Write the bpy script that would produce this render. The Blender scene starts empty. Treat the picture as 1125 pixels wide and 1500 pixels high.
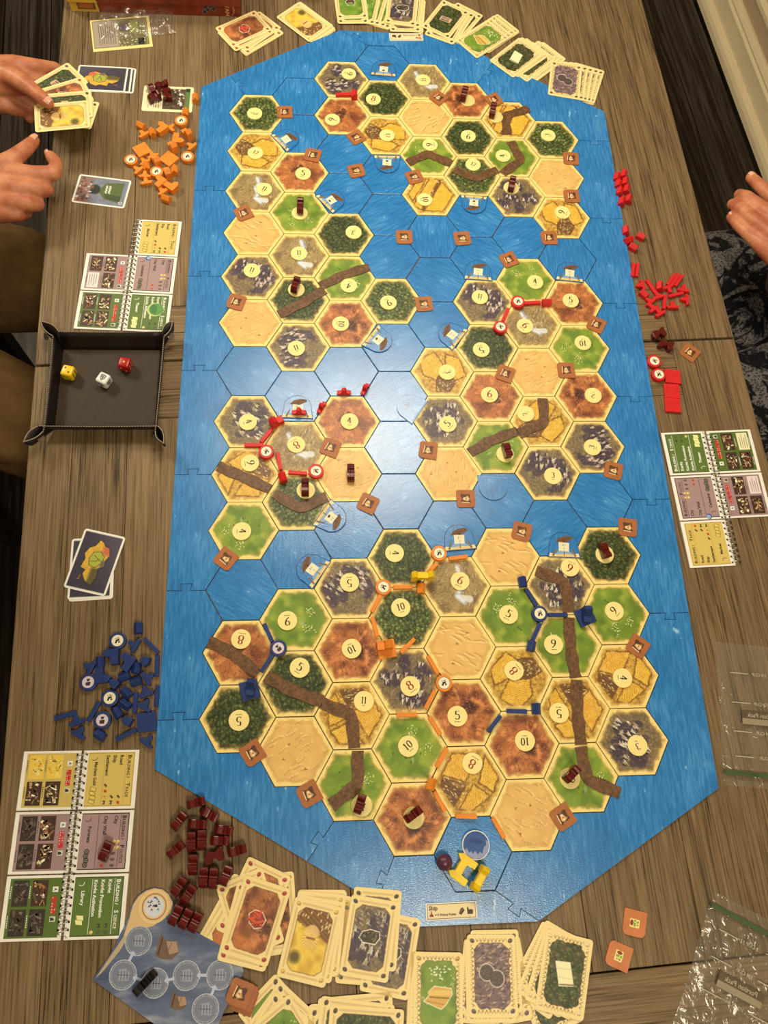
import bpy, bmesh, math, random
import numpy as np
from mathutils import Vector, Matrix

C = bpy.context.scene.collection
SC = bpy.context.scene
TABLE = 0.760          # table top height, metres
TOP = 0.7624           # top of the cardboard tiles
mm = 0.001
# ------------------------------------------------------------------ camera
F = 1127.0
_rx, _ry, _rz, _tx, _ty, _tz = -3.4870e-01, 6.0700e-02, 3.0700e-02, -2.0440e-01, 6.4420e-01, -1.2434e+00
def _rot(a, ax):
    return np.array(Matrix.Rotation(a, 3, ax))
RC = _rot(_rx, 'X') @ _rot(_ry, 'Y') @ _rot(_rz, 'Z')
OC = -RC.T @ np.array([_tx, _ty, _tz]) + np.array([0, 0, TOP])
cam = bpy.data.cameras.new('camera')
cam.sensor_fit = 'HORIZONTAL'; cam.sensor_width = 36.0; cam.lens = 36.0 * F / 1125.0
cam.clip_start = 0.02
camo = bpy.data.objects.new('camera', cam); C.objects.link(camo)
camo.matrix_world = Matrix.Translation(Vector(OC)) @ Matrix(RC.T.tolist()).to_4x4()
SC.camera = camo

def at(u, v, z=TOP):
    """point of the room at height z that the photograph shows at pixel (u, v)"""
    d = RC.T @ np.array([(u - 562.5) / F, -(v - 750) / F, -1.0])
    p = OC + d * (z - OC[2]) / d[2]
    return float(p[0]), float(p[1])
def yaw(u, v, du, dv, z=TOP):
    a = at(u - du * .5, v - dv * .5, z); b = at(u + du * .5, v + dv * .5, z)
    return math.atan2(b[1] - a[1], b[0] - a[0])
def yaw_deg(u, v, deg, z=TOP):
    return yaw(u, v, 12 * math.cos(math.radians(deg)), -12 * math.sin(math.radians(deg)), z)

# ------------------------------------------------------------------ light and exposure
vs = SC.view_settings
vs.view_transform = 'Standard'; vs.look = 'None'; vs.gamma = 1.0; vs.use_curve_mapping = False
vs.exposure = 0.0
W = bpy.data.worlds.new('world'); SC.world = W; W.use_nodes = True
W.node_tree.nodes['Background'].inputs[0].default_value = (0.55, 0.42, 0.30, 1)
W.node_tree.nodes['Background'].inputs[1].default_value = 0.05
def area(name, loc, target, size, power, col, shape='DISK', size_y=None):
    l = bpy.data.lights.new(name, 'AREA'); l.shape = shape; l.size = size; l.energy = power; l.color = col
    if shape == 'ELLIPSE' or shape == 'RECTANGLE': l.size_y = size_y or size
    o = bpy.data.objects.new(name, l); C.objects.link(o); o.location = loc
    o.rotation_euler = (Vector(target) - Vector(loc)).to_track_quat('-Z', 'Y').to_euler()
    return o
area('pendant_light', (0.215, -0.055, 1.86), (0.215, -0.10, 0.76), 0.62, 9.8, (1.0, .87, .66), 'ELLIPSE', 0.34)
area('fill_light', (0.45, -1.75, 2.45), (0.3, -0.9, 0.76), 0.5, 17.5, (1.0, .86, .61))
area('fill_light', (-1.5, 0.9, 2.42), (1.2, 0.75, 0.20), 0.5, 33.0, (1.0, .86, .61))  # unseen fill, added to brighten the panelled wall
TINT = np.array([1.0, .87, .70])
KEXP = 0.95

# ------------------------------------------------------------------ colour helpers
def lin(c):
    c = np.asarray(c, float)
    return np.where(c <= .04045, c / 12.92, ((c + .055) / 1.055) ** 2.4)
def P(r, g, b):
    """surface colour of something that reads (r, g, b) in the photograph's warm light"""
    l = lin(np.array([r, g, b]) / 255.0) / TINT / KEXP
    return tuple(float(x) for x in np.clip(l, 0.002, .93))
def Parr(A):
    return np.clip(lin(np.clip(A, 0, 255) / 255.0) / TINT / KEXP, .002, .93)

# ------------------------------------------------------------------ materials
def newmat(name, rough=.5, spec=.5):
    m = bpy.data.materials.new(name); m.use_nodes = True
    b = m.node_tree.nodes['Principled BSDF']
    b.inputs['Roughness'].default_value = rough
    b.inputs['Specular IOR Level'].default_value = spec
    return m, m.node_tree, b
def N(nt, kind, **kw):
    n = nt.nodes.new(kind)
    for k, v in kw.items(): setattr(n, k, v)
    return n
def bump(nt, b, height, strength, dist):
    n = N(nt, 'ShaderNodeBump'); n.inputs['Strength'].default_value = strength; n.inputs['Distance'].default_value = dist
    nt.links.new(height, n.inputs['Height']); nt.links.new(n.outputs[0], b.inputs['Normal'])
def noise(nt, vec, scale, detail=3, rough=.55):
    n = N(nt, 'ShaderNodeTexNoise'); n.inputs['Scale'].default_value = scale
    n.inputs['Detail'].default_value = detail; n.inputs['Roughness'].default_value = rough
    if vec is not None: nt.links.new(vec, n.inputs['Vector'])
    return n
def mapping(nt, scale, coord='Object', rot=(0, 0, 0)):
    t = N(nt, 'ShaderNodeTexCoord'); m = N(nt, 'ShaderNodeMapping')
    m.inputs['Scale'].default_value = scale; m.inputs['Rotation'].default_value = rot
    nt.links.new(t.outputs[coord], m.inputs['Vector']); return m.outputs[0]
def ramp(nt, fac, stops):
    r = N(nt, 'ShaderNodeValToRGB'); e = r.color_ramp.elements
    while len(e) < len(stops): e.new(.5)
    for el, (p, c) in zip(e, stops): el.position = p; el.color = (*c, 1) if len(c) == 3 else c
    nt.links.new(fac, r.inputs[0]); return r.outputs[0]
def simple(name, rgb, rough=.5, spec=.5, var=.12, scale=60, bmp=0, bscale=400):
    m, nt, b = newmat(name, rough, spec); c = P(*rgb)
    v = mapping(nt, (1, 1, 1)); n = noise(nt, v, scale)
    nt.links.new(ramp(nt, n.outputs[0], [(.3, tuple(x * (1 - var) for x in c)), (.7, tuple(min(.95, x * (1 + var)) for x in c))]), b.inputs['Base Color'])
    if bmp:
        n2 = noise(nt, v, bscale); bump(nt, b, n2.outputs[0], bmp, .0005)
    return m
M = {}
# printed cardboard: colours of the print come from the mesh, grain from noise, fine linen relief
def print_mat(name, rough, grain, linen):
    m, nt, b = newmat(name, rough, .45)
    a = N(nt, 'ShaderNodeVertexColor', layer_name='ink')
    v = mapping(nt, (1, 1, 1)); n = noise(nt, v, 900, 4, .7)
    mx = N(nt, 'ShaderNodeMix', data_type='RGBA', blend_type='MULTIPLY'); mx.inputs[0].default_value = 1
    nt.links.new(a.outputs[0], mx.inputs[6])
    nt.links.new(ramp(nt, n.outputs[0], [(.25, (1 - grain,) * 3), (.75, (1 + grain * .6,) * 3)]), mx.inputs[7])
    nt.links.new(mx.outputs[2], b.inputs['Base Color'])
    if linen:
        n2 = noise(nt, v, 420, 2); bump(nt, b, n2.outputs[0], linen, .0012)
    return m
M['print'] = print_mat('printed_cardboard', .42, .16, .10)
M['ink'] = print_mat('flat_ink', .5, .06, 0)
M['card'] = print_mat('printed_card', .5, .10, 0)
def sea_mat():
    m, nt, b = newmat('sea_print', .21, 1.0)
    v = mapping(nt, (260, 38, 1), rot=(0, 0, .12)); n = noise(nt, v, 1.0, 5, .65)
    v0 = mapping(nt, (1, 1, 1)); n0 = noise(nt, v0, 14, 2)
    ad = N(nt, 'ShaderNodeMath', operation='MULTIPLY_ADD'); nt.links.new(n0.outputs[0], ad.inputs[0]); ad.inputs[1].default_value = .5
    nt.links.new(n.outputs[0], ad.inputs[2])
    base = ramp(nt, ad.outputs[0], [(.50, P(24, 98, 148)), (.75, P(40, 118, 172)), (1.0, P(76, 144, 190))])
    fl = noise(nt, mapping(nt, (170, 60, 1), rot=(0, 0, -.25)), 1.0, 2, .5)
    fm = noise(nt, v0, 30, 1)
    mu = N(nt, 'ShaderNodeMath', operation='MULTIPLY'); nt.links.new(fl.outputs[0], mu.inputs[0]); nt.links.new(fm.outputs[0], mu.inputs[1])
    mk = ramp(nt, mu.outputs[0], [(.42, (0, 0, 0)), (.50, (1, 1, 1))])
    mx = N(nt, 'ShaderNodeMix', data_type='RGBA'); nt.links.new(mk, mx.inputs[0]); nt.links.new(base, mx.inputs[6]); mx.inputs[7].default_value = (*P(150, 196, 220), 1)
    nt.links.new(mx.outputs[2], b.inputs['Base Color'])
    n2 = noise(nt, v0, 680, 2, .6); bump(nt, b, n2.outputs[0], .22, .0010)
    return m
M['sea'] = sea_mat()
def wood_mat(name, dark, mid, light, sx=150, sy=5, rough=.5, bmp=.35):
    m, nt, b = newmat(name, rough, .25)
    oi = N(nt, 'ShaderNodeObjectInfo'); t = N(nt, 'ShaderNodeTexCoord')
    mp = N(nt, 'ShaderNodeMapping'); mp.inputs['Scale'].default_value = (sx, sy, sx)
    nt.links.new(t.outputs['Object'], mp.inputs['Vector'])
    sc = N(nt, 'ShaderNodeVectorMath', operation='SCALE'); sc.inputs['Scale'].default_value = 7.0
    cx = N(nt, 'ShaderNodeCombineXYZ'); nt.links.new(oi.outputs['Random'], cx.inputs[0]); nt.links.new(oi.outputs['Random'], cx.inputs[1])
    nt.links.new(cx.outputs[0], sc.inputs[0]); nt.links.new(sc.outputs[0], mp.inputs['Location'])
    w = noise(nt, mp.outputs[0], 1.0, 4, .6); w.inputs['Distortion'].default_value = .6
    mp2 = N(nt, 'ShaderNodeMapping'); mp2.inputs['Scale'].default_value = (sx * .12, sy * .5, 1); nt.links.new(t.outputs['Object'], mp2.inputs['Vector']); nt.links.new(sc.outputs[0], mp2.inputs['Location'])
    w2 = noise(nt, mp2.outputs[0], 1.0, 3, .5)
    ad = N(nt, 'ShaderNodeMath', operation='MULTIPLY_ADD'); nt.links.new(w2.outputs[0], ad.inputs[0]); ad.inputs[1].default_value = .42; nt.links.new(w.outputs[0], ad.inputs[2])
    ad2 = N(nt, 'ShaderNodeMath', operation='MULTIPLY_ADD'); nt.links.new(oi.outputs['Random'], ad2.inputs[0]); ad2.inputs[1].default_value = .08; nt.links.new(ad.outputs[0], ad2.inputs[2])
    nt.links.new(ramp(nt, ad2.outputs[0], [(.52, P(*dark)), (.68, P(*mid)), (.95, P(*light))]), b.inputs['Base Color'])
    if bmp: bump(nt, b, w.outputs[0], bmp, .0008)
    return m
M['table'] = wood_mat('grey_oak', (46, 33, 19), (108, 84, 54), (140, 112, 76), 460, 10)
M['floor'] = wood_mat('dark_floor_wood', (12, 8, 5), (30, 20, 13), (72, 62, 52), 90, 3, .42)
for n_, c_, r_ in (('orange', (226, 128, 34), .5), ('blue', (26, 50, 100), .45), ('red', (206, 28, 30), .5), ('maroon', (88, 18, 14), .25), ('yellow', (238, 192, 24), .42), ('black', (18, 16, 16), .3)):
    M[n_] = simple(n_ + '_painted_wood', c_, r_, .5, .10, 90)
M['chit'] = simple('brown_card', (164, 96, 50), .5, .4, .08, 80)
M['chit_edge'] = M['chit']
M['cream'] = simple('cream_card', (244, 212, 130), .5, .4, .04, 60)
M['white'] = simple('white_card', (240, 232, 204), .5, .4, .03, 60)
M['trail'] = simple('brown_trail_print', (104, 70, 42), .45, .4, .45, 260)
M['leather'] = simple('black_leather', (24, 16, 12), .45, .45, .25, 150, .3, 900)
M['felt'] = simple('dark_brown_leather', (54, 40, 27), .6, .35, .12, 120, .15, 900)
M['thread'] = simple('pale_thread', (160, 138, 108), .7)
M['snap'] = simple('steel_snap', (150, 140, 120), .3, .8)
M['snap'].node_tree.nodes['Principled BSDF'].inputs['Metallic'].default_value = .9
M['wire'] = simple('wire', (190, 184, 170), .28, .8); M['wire'].node_tree.nodes['Principled BSDF'].inputs['Metallic'].default_value = .9
M['wall'] = simple('shaded_wall_paint', (200, 168, 126), .6, .3, .04, 5)  # the trim's cream paint, with the recess shade put into its colour
M['trim'] = simple('cream_trim_paint', (246, 214, 164), .45, .4, .03, 5)
M['ceiling'] = simple('ceiling_paint', (225, 210, 180), .7, .3, .03, 3)
M['dieyellow'] = simple('yellow_die', (236, 186, 28), .28); M['diered'] = simple('red_die', (158, 20, 18), .28); M['diewhite'] = simple('white_die', (226, 218, 196), .28)
M['boxred'] = simple('red_brown_box_card', (120, 44, 22), .45, .4, .25, 40); M['boxyellow'] = simple('yellow_box_card', (206, 158, 46), .45)
M['khaki'] = simple('khaki_cotton', (100, 72, 38), .85, .2, .16, 35, .5, 1500)
M['navy'] = simple('dark_shirt_cotton', (46, 40, 40), .85, .2, .15, 30, .5, 1500)
M['taupe'] = simple('taupe_knit', (64, 52, 40), .85, .2, .2, 60, .6, 1200)
M['shoe'] = simple('black_shoe', (20, 18, 17), .5)
M['hair'] = simple('brown_hair', (60, 40, 26), .6, .4, .4, 200)
def lace_mat():
    m, nt, b = newmat('grey_black_lace', .8, .2)
    v = mapping(nt, (1, 1, 1))
    vo = N(nt, 'ShaderNodeTexVoronoi'); vo.inputs['Scale'].default_value = 260; nt.links.new(v, vo.inputs['Vector'])
    mesh = ramp(nt, vo.outputs['Distance'], [(.25, P(44, 40, 40)), (.6, P(112, 102, 94))])
    n = noise(nt, v, 13, 4, .62); n.inputs['Distortion'].default_value = 1.6
    mk = ramp(nt, n.outputs[0], [(.46, (0, 0, 0)), (.50, (1, 1, 1)), (.60, (1, 1, 1)), (.63, (0, 0, 0))])
    mx = N(nt, 'ShaderNodeMix', data_type='RGBA'); nt.links.new(mk, mx.inputs[0]); nt.links.new(mesh, mx.inputs[6]); mx.inputs[7].default_value = (*P(16, 15, 18), 1)
    nt.links.new(mx.outputs[2], b.inputs['Base Color']); return m
M['lace'] = lace_mat()
def skin_mat(name, base, red):
    m, nt, b = newmat(name, .48, .4)
    v = mapping(nt, (1, 1, 1)); n = noise(nt, v, 38, 4, .6); n2 = noise(nt, v, 420, 3, .6)
    nt.links.new(ramp(nt, n.outputs[0], [(.35, P(*red)), (.62, P(*base))]), b.inputs['Base Color'])
    b.inputs['Subsurface Weight'].default_value = .12; b.inputs['Subsurface Radius'].default_value = (.006, .003, .0015)
    b.inputs['Subsurface Scale'].default_value = 1.0
    bump(nt, b, n2.outputs[0], .35, .0007); return m
M['skin'] = skin_mat('warm_skin', (198, 126, 82), (168, 90, 60)); M['nail'] = simple('fingernail', (224, 158, 122), .3)
def plastic_mat():
    m, nt, b = newmat('clear_plastic_film', .12, .6)
    nt.nodes.remove(b); out = nt.nodes['Material Output']
    tr = N(nt, 'ShaderNodeBsdfTransparent'); tr.inputs[0].default_value = (.985, .985, .98, 1)
    gl = N(nt, 'ShaderNodeBsdfGlossy'); gl.inputs['Roughness'].default_value = .2; gl.inputs[0].default_value = (1, 1, 1, 1)
    v = mapping(nt, (1, 1, 1)); n = noise(nt, v, 75, 2, .5); n.inputs['Distortion'].default_value = 1.5
    bp = N(nt, 'ShaderNodeBump'); bp.inputs['Strength'].default_value = .55; bp.inputs['Distance'].default_value = .003
    nt.links.new(n.outputs[0], bp.inputs['Height']); nt.links.new(bp.outputs[0], gl.inputs['Normal'])
    mx = N(nt, 'ShaderNodeMixShader'); mx.inputs[0].default_value = .07
    df = N(nt, 'ShaderNodeBsdfDiffuse'); df.inputs[0].default_value = (.85, .82, .76, 1); m2 = N(nt, 'ShaderNodeMixShader'); m2.inputs[0].default_value = .035
    nt.links.new(tr.outputs[0], m2.inputs[1]); nt.links.new(df.outputs[0], m2.inputs[2])
    nt.links.new(m2.outputs[0], mx.inputs[1]); nt.links.new(gl.outputs[0], mx.inputs[2]); nt.links.new(mx.outputs[0], out.inputs[0]); return m
M['film'] = plastic_mat()
M['zip'] = simple('green_zip_plastic', (70, 88, 52), .35)
M['filmink'] = simple('white_bag_print', (176, 160, 132), .5)
M['mouldedgrey'] = simple('dark_glaze', (34, 27, 23), .25)

# ------------------------------------------------------------------ object helpers
def link(o, parent=None):
    C.objects.link(o)
    if parent is not None: o.parent = parent
    return o
def meshdata(name, verts, faces, mats, midx=None, smooth=False):
    me = bpy.data.meshes.new(name); me.from_pydata([tuple(v) for v in verts], [], faces)
    for m in (mats if isinstance(mats, (list, tuple)) else [mats]): me.materials.append(m)
    if midx is not None: me.polygons.foreach_set('material_index', midx)
    if smooth: me.polygons.foreach_set('use_smooth', [True] * len(me.polygons))
    me.update(); return me
def ob(name, me, parent=None, loc=(0, 0, 0), rz=0.0):
    o = bpy.data.objects.new(name, me); link(o, parent); o.location = loc; o.rotation_euler = (0, 0, rz); return o
def tag(o, label, cat, group=None, kind=None):
    if label: o['label'] = label
    if cat: o['category'] = cat
    if group: o['group'] = group
    if kind: o['kind'] = kind
    return o
def empty(name, loc, rz=0):
    o = bpy.data.objects.new(name, None); o.empty_display_size = .02; link(o); o.location = loc; o.rotation_euler = (0, 0, rz); return o
def bm_mesh(name, bm, mat, smooth=False):
    me = bpy.data.meshes.new(name); bmesh.ops.recalc_face_normals(bm, faces=bm.faces); bm.to_mesh(me); bm.free()
    for m in (mat if isinstance(mat, (list, tuple)) else [mat]): me.materials.append(m)
    if smooth: me.polygons.foreach_set('use_smooth', [True] * len(me.polygons))
    return me
def prism_bm(pts, z0, z1, bev=0, seg=2, bm=None):
    own = bm is None
    if own: bm = bmesh.new()
    lo = [bm.verts.new((x, y, z0)) for x, y in pts]; hi = [bm.verts.new((x, y, z1)) for x, y in pts]
    n = len(pts); fs = [bm.faces.new(lo[::-1]), bm.faces.new(hi)]
    for i in range(n): fs.append(bm.faces.new((lo[i], lo[(i + 1) % n], hi[(i + 1) % n], hi[i])))
    if bev and own: bmesh.ops.bevel(bm, geom=list(bm.edges), offset=bev, segments=seg, profile=.5, affect='EDGES', clamp_overlap=True)
    return bm
def prism(name, pts, z0, z1, mat, bev=0, seg=2):
    bm = prism_bm(pts, z0, z1, bev, seg); bmesh.ops.triangulate(bm, faces=[f for f in bm.faces if len(f.verts) > 4]); return bm_mesh(name, bm, mat)
def side_prism(name, prof, depth, mat, bev=0, up=True):
    """profile (x, z) extruded along y by depth; if not up it lies on its flank"""
    bm = prism_bm([(x, z) for x, z in prof], -depth / 2, depth / 2, bev)
    for v in bm.verts:
        x, y, z = v.co
        v.co = (x, -z, y) if up else (x, y, z + depth / 2)
    if not up:
        ys = [v.co.y for v in bm.verts]; c = (min(ys) + max(ys)) / 2
        for v in bm.verts: v.co.y -= c
    bmesh.ops.triangulate(bm, faces=[f for f in bm.faces if len(f.verts) > 4])
    return bm_mesh(name, bm, mat)
def box_bm(bm, x0, x1, y0, y1, z0, z1):
    return prism_bm([(x0, y0), (x1, y0), (x1, y1), (x0, y1)], z0, z1, bm=bm)
def boxm(name, sx, sy, z0, z1, mat, bev=0):
    return prism(name, [(-sx / 2, -sy / 2), (sx / 2, -sy / 2), (sx / 2, sy / 2), (-sx / 2, sy / 2)], z0, z1, mat, bev, 2)
def circ(r, n=32, cx=0, cy=0, a0=0.0, ry=None):
    return [(cx + r * math.cos(a0 + 2 * math.pi * i / n), cy + (ry or r) * math.sin(a0 + 2 * math.pi * i / n)) for i in range(n)]
def rrect(w, h, r, n=5, cx=0, cy=0):
    rs = r if isinstance(r, (list, tuple)) else [r] * 4    # corners ++ -+ -- +-
    out = []
    for k, (sx, sy) in enumerate(((1, 1), (-1, 1), (-1, -1), (1, -1))):
        q = max(rs[k], 1e-6)
        for i in range(n + 1):
            a = math.pi / 2 * (k + i / n)
            out.append((cx + sx * (w / 2 - q) + q * math.cos(a), cy + sy * (h / 2 - q) + q * math.sin(a)))
    return out
def tube_mesh(name, path, r, mat, sides=6, closed=False):
    pts = [Vector(p) for p in path]; n = len(pts); vs_, fs = [], []
    for i, p in enumerate(pts):
        a = pts[i - 1] if (i or closed) else pts[0]; b = pts[(i + 1) % n] if (i < n - 1 or closed) else pts[-1]
        t = (b - a).normalized(); u = t.orthogonal() if abs(t.z) > .9 else t.cross(Vector((0, 0, 1)))
        u.normalize(); w = t.cross(u)
        for k in range(sides):
            an = 2 * math.pi * k / sides; vs_.append(p + (u * math.cos(an) + w * math.sin(an)) * r)
    m = n if closed else n - 1
    for i in range(m):
        for k in range(sides):
            j = (i + 1) % n; k2 = (k + 1) % sides
            fs.append((i * sides + k, i * sides + k2, j * sides + k2, j * sides + k))
    return meshdata(name, vs_, fs, mat, smooth=True)

class Ink:
    """flat print: coloured shapes laid on a surface (local millimetres)"""
    def __init__(s): s.v, s.f, s.c = [], [], []
    def poly(s, pts, rgb, layer=0):
        n = len(s.v); z = .05 + layer * .035
        s.v += [(x * mm, y * mm, z * mm) for x, y in pts]; s.f.append(tuple(range(n, n + len(pts)))); s.c.append(rgb)
    def rect(s, x0, y0, x1, y1, rgb, layer=0): s.poly([(x0, y0), (x1, y0), (x1, y1), (x0, y1)], rgb, layer)
    def disc(s, x, y, r, rgb, layer=0, n=18, ry=None): s.poly(circ(r, n, x, y, 0, ry), rgb, layer)
    def ring(s, x, y, r, w, rgb, layer=0, n=28):
        for i in range(n):
            a, b = 2 * math.pi * i / n, 2 * math.pi * (i + 1) / n
            s.poly([(x + r * math.cos(a), y + r * math.sin(a)), (x + r * math.cos(b), y + r * math.sin(b)), (x + (r - w) * math.cos(b), y + (r - w) * math.sin(b)), (x + (r - w) * math.cos(a), y + (r - w) * math.sin(a))], rgb, layer)
    def line(s, x0, y0, x1, y1, w, rgb, layer=0, w1=None):
        w1 = w if w1 is None else w1
        d = math.hypot(x1 - x0, y1 - y0) or 1; nx, ny = -(y1 - y0) / d, (x1 - x0) / d
        s.poly([(x0 - nx * w / 2, y0 - ny * w / 2), (x1 - nx * w1 / 2, y1 - ny * w1 / 2), (x1 + nx * w1 / 2, y1 + ny * w1 / 2), (x0 + nx * w / 2, y0 + ny * w / 2)], rgb, layer)
    def nib(s, path, h, x, y, ang, rgb, layer=2, thin=.05, thick=.15):
        ca, sa = math.cos(ang), math.sin(ang)
        T = lambda p: (x + (p[0] * ca - p[1] * sa) * h, y + (p[0] * sa + p[1] * ca) * h)
        L, Rr = [], []
        for i, p in enumerate(path):
            a = path[max(i - 1, 0)]; b = path[min(i + 1, len(path) - 1)]
            dx, dy = b[0] - a[0], b[1] - a[1]; d = math.hypot(dx, dy) or 1
            w = thin + (thick - thin) * abs(dy / d) ** 1.5; nx, ny = -dy / d * w / 2, dx / d * w / 2
            L.append((p[0] + nx, p[1] + ny)); Rr.append((p[0] - nx, p[1] - ny))
        for i in range(len(path) - 1): s.poly([T(L[i]), T(L[i + 1]), T(Rr[i + 1]), T(Rr[i])], rgb, layer)
    def text(s, txt, x, y, h, ang, rgb, layer=2, mirror=False, wide=1.0, center=False, bold=0):
        V, Fs, w = glyphs(txt, bold); ca, sa = math.cos(ang), math.sin(ang); n = len(s.v); z = .05 + layer * .035
        for px, py in V:
            px = px - (w / 2 if center else 0); px = (-px if mirror else px) * h * wide; py *= h
            s.v.append(((x + px * ca - py * sa) * mm, (y + px * sa + py * ca) * mm, z * mm))
        for f in Fs:
            s.f.append(tuple(n + i for i in (f[::-1] if mirror else f))); s.c.append(rgb)
        return w * h * wide
    def number(s, val, x, y, h, ang, rgb, layer=2):
        ds = str(val); adv = .56 if val != 11 else .42; ca, sa = math.cos(ang), math.sin(ang)
        for i, d in enumerate(ds):
            ox = (i - (len(ds) - 1) / 2) * adv * h
            for st in DIGIT[d]: s.nib(st, h, x + ox * ca, y + ox * sa, ang, rgb, layer)
    def mesh(s, name, mat=None):
        me = meshdata(name, s.v, s.f, mat or M['ink'])
        at_ = me.color_attributes.new('ink', 'FLOAT_COLOR', 'CORNER')
        cols = []
        for f, c in zip(s.f, s.c): cols += [(*P(*c), 1.0)] * len(f)
        at_.data.foreach_set('color', np.array(cols, 'f').ravel()); return me
_G = {}
def glyphs(txt, bold=0):
    k = (txt, bold)
    if k in _G: return _G[k]
    cu = bpy.data.curves.new('t', 'FONT'); cu.body = txt; cu.size = 1.0; cu.offset = bold; cu.resolution_u = 2
    o = bpy.data.objects.new('t', cu); me = bpy.data.meshes.new_from_object(o)
    V = [(v.co.x, v.co.y) for v in me.vertices]; Fs = [tuple(p.vertices) for p in me.polygons]
    w = max([v[0] for v in V] or [0]); bpy.data.objects.remove(o); bpy.data.curves.remove(cu); bpy.data.meshes.remove(me)
    _G[k] = (V, Fs, w); return _G[k]
def arc(cx, cy, rx, ry, a0, a1, n=14):
    return [(cx + rx * math.cos(math.radians(a0 + (a1 - a0) * i / n)), cy + ry * math.sin(math.radians(a0 + (a1 - a0) * i / n))) for i in range(n + 1)]
DIGIT = {
 '0': [arc(0, 0, .21, .45, 90, 450, 24)],
 '1': [[(0, -.46), (0, 0), (0, .44)], [(-.14, .32), (-.05, .38), (.02, .45)], [(-.15, -.46), (.15, -.46)]],
 '2': [arc(0, .22, .22, .24, 160, -20, 12) + [(.1, -.05), (-.24, -.42)], [(-.25, -.43), (-.1, -.40), (.1, -.44), (.26, -.40)]],
 '3': [arc(-.02, .24, .2, .21, 150, -90, 12), arc(-.02, -.2, .24, .25, 90, -150, 14)],
 '4': [[(.08, .46), (-.27, -.16)], [(-.29, -.16), (.29, -.16)], [(.09, .46), (.09, 0), (.09, -.46)]],
 '5': [[(-.16, .44), (.22, .42)], [(-.16, .44), (-.17, .25), (-.18, .06)], arc(-.03, -.18, .25, .27, 115, -145, 14)],
 '6': [arc(0, -.2, .22, .25, 90, 450, 20), [(.2, .46), (.0, .34), (-.14, .14), (-.21, -.08), (-.22, -.2)]],
 '8': [arc(0, .23, .18, .21, 90, 450, 18), arc(0, -.21, .23, .25, 90, 450, 20)],
 '9': [arc(0, .2, .22, .25, 90, 450, 20), [(-.2, -.46), (.0, -.34), (.14, -.14), (.21, .08), (.22, .2)]],
}

# ------------------------------------------------------------------ painting on fine meshes
def vnoise(x, y, scale, seed):
    rs = np.random.RandomState(seed); T = rs.rand(64, 64)
    fx, fy = x / scale + 31.3, y / scale + 17.7; ix, iy = np.floor(fx).astype(int), np.floor(fy).astype(int)
    u, v = fx - ix, fy - iy; u = u * u * (3 - 2 * u); v = v * v * (3 - 2 * v)
    g = lambda a, b: T[a % 64, b % 64]
    return (g(ix, iy) * (1 - u) + g(ix + 1, iy) * u) * (1 - v) + (g(ix, iy + 1) * (1 - u) + g(ix + 1, iy + 1) * u) * v
class Paint:
    def __init__(s, X, Y, seed):
        s.X, s.Y = X, Y; s.C = np.zeros((len(X), 3)); s.r = random.Random(seed); s.seed = seed
    def n(s, scale, k=0): return vnoise(s.X, s.Y, scale, s.seed * 7 + k)
    def over(s, a, c):
        a = np.clip(a, 0, 1)[:, None]; s.C = s.C * (1 - a) + np.array(c, float) * a
    def blob(s, x, y, rx, ry, ang, c, al=1.0, soft=.35):
        m = np.flatnonzero((abs(s.X - x) < max(rx, ry) * 1.3) & (abs(s.Y - y) < max(rx, ry) * 1.3))
        if not len(m): return
        dx, dy = s.X[m] - x, s.Y[m] - y; ca, sa = math.cos(ang), math.sin(ang)
        d = np.sqrt(((dx * ca + dy * sa) / rx) ** 2 + ((-dx * sa + dy * ca) / ry) ** 2)
        a = (np.clip((1 + soft / 2 - d) / max(soft, 1e-3), 0, 1) * al)[:, None]; s.C[m] = s.C[m] * (1 - a) + np.array(c, float) * a
    def stroke(s, x0, y0, x1, y1, w, c, al=1.0, w1=None, soft=.5):
        w1 = w if w1 is None else w1; p = max(w, w1) + soft
        m = np.flatnonzero((s.X > min(x0, x1) - p) & (s.X < max(x0, x1) + p) & (s.Y > min(y0, y1) - p) & (s.Y < max(y0, y1) + p))
        if not len(m): return
        dx, dy = x1 - x0, y1 - y0; L = dx * dx + dy * dy + 1e-9
        t = np.clip(((s.X[m] - x0) * dx + (s.Y[m] - y0) * dy) / L, 0, 1)
        d = np.hypot(s.X[m] - x0 - t * dx, s.Y[m] - y0 - t * dy); ww = (w + (w1 - w) * t) / 2
        a = (np.clip((ww - d) / soft + .5, 0, 1) * al)[:, None]; s.C[m] = s.C[m] * (1 - a) + np.array(c, float) * a
    def inside(s, pts):
        ins = np.zeros(len(s.X), bool); n = len(pts)
        for i in range(n):
            (x0, y0), (x1, y1) = pts[i], pts[(i + 1) % n]
            if y0 == y1: continue
            c = ((y0 > s.Y) != (y1 > s.Y)) & (s.X < (x1 - x0) * (s.Y - y0) / (y1 - y0) + x0); ins ^= c
        return ins
    def poly(s, pts, c, al=1.0): s.over(s.inside(pts) * al, c)
    def jit(s, c, k): return [x + s.r.uniform(-k, k) for x in c]

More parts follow.
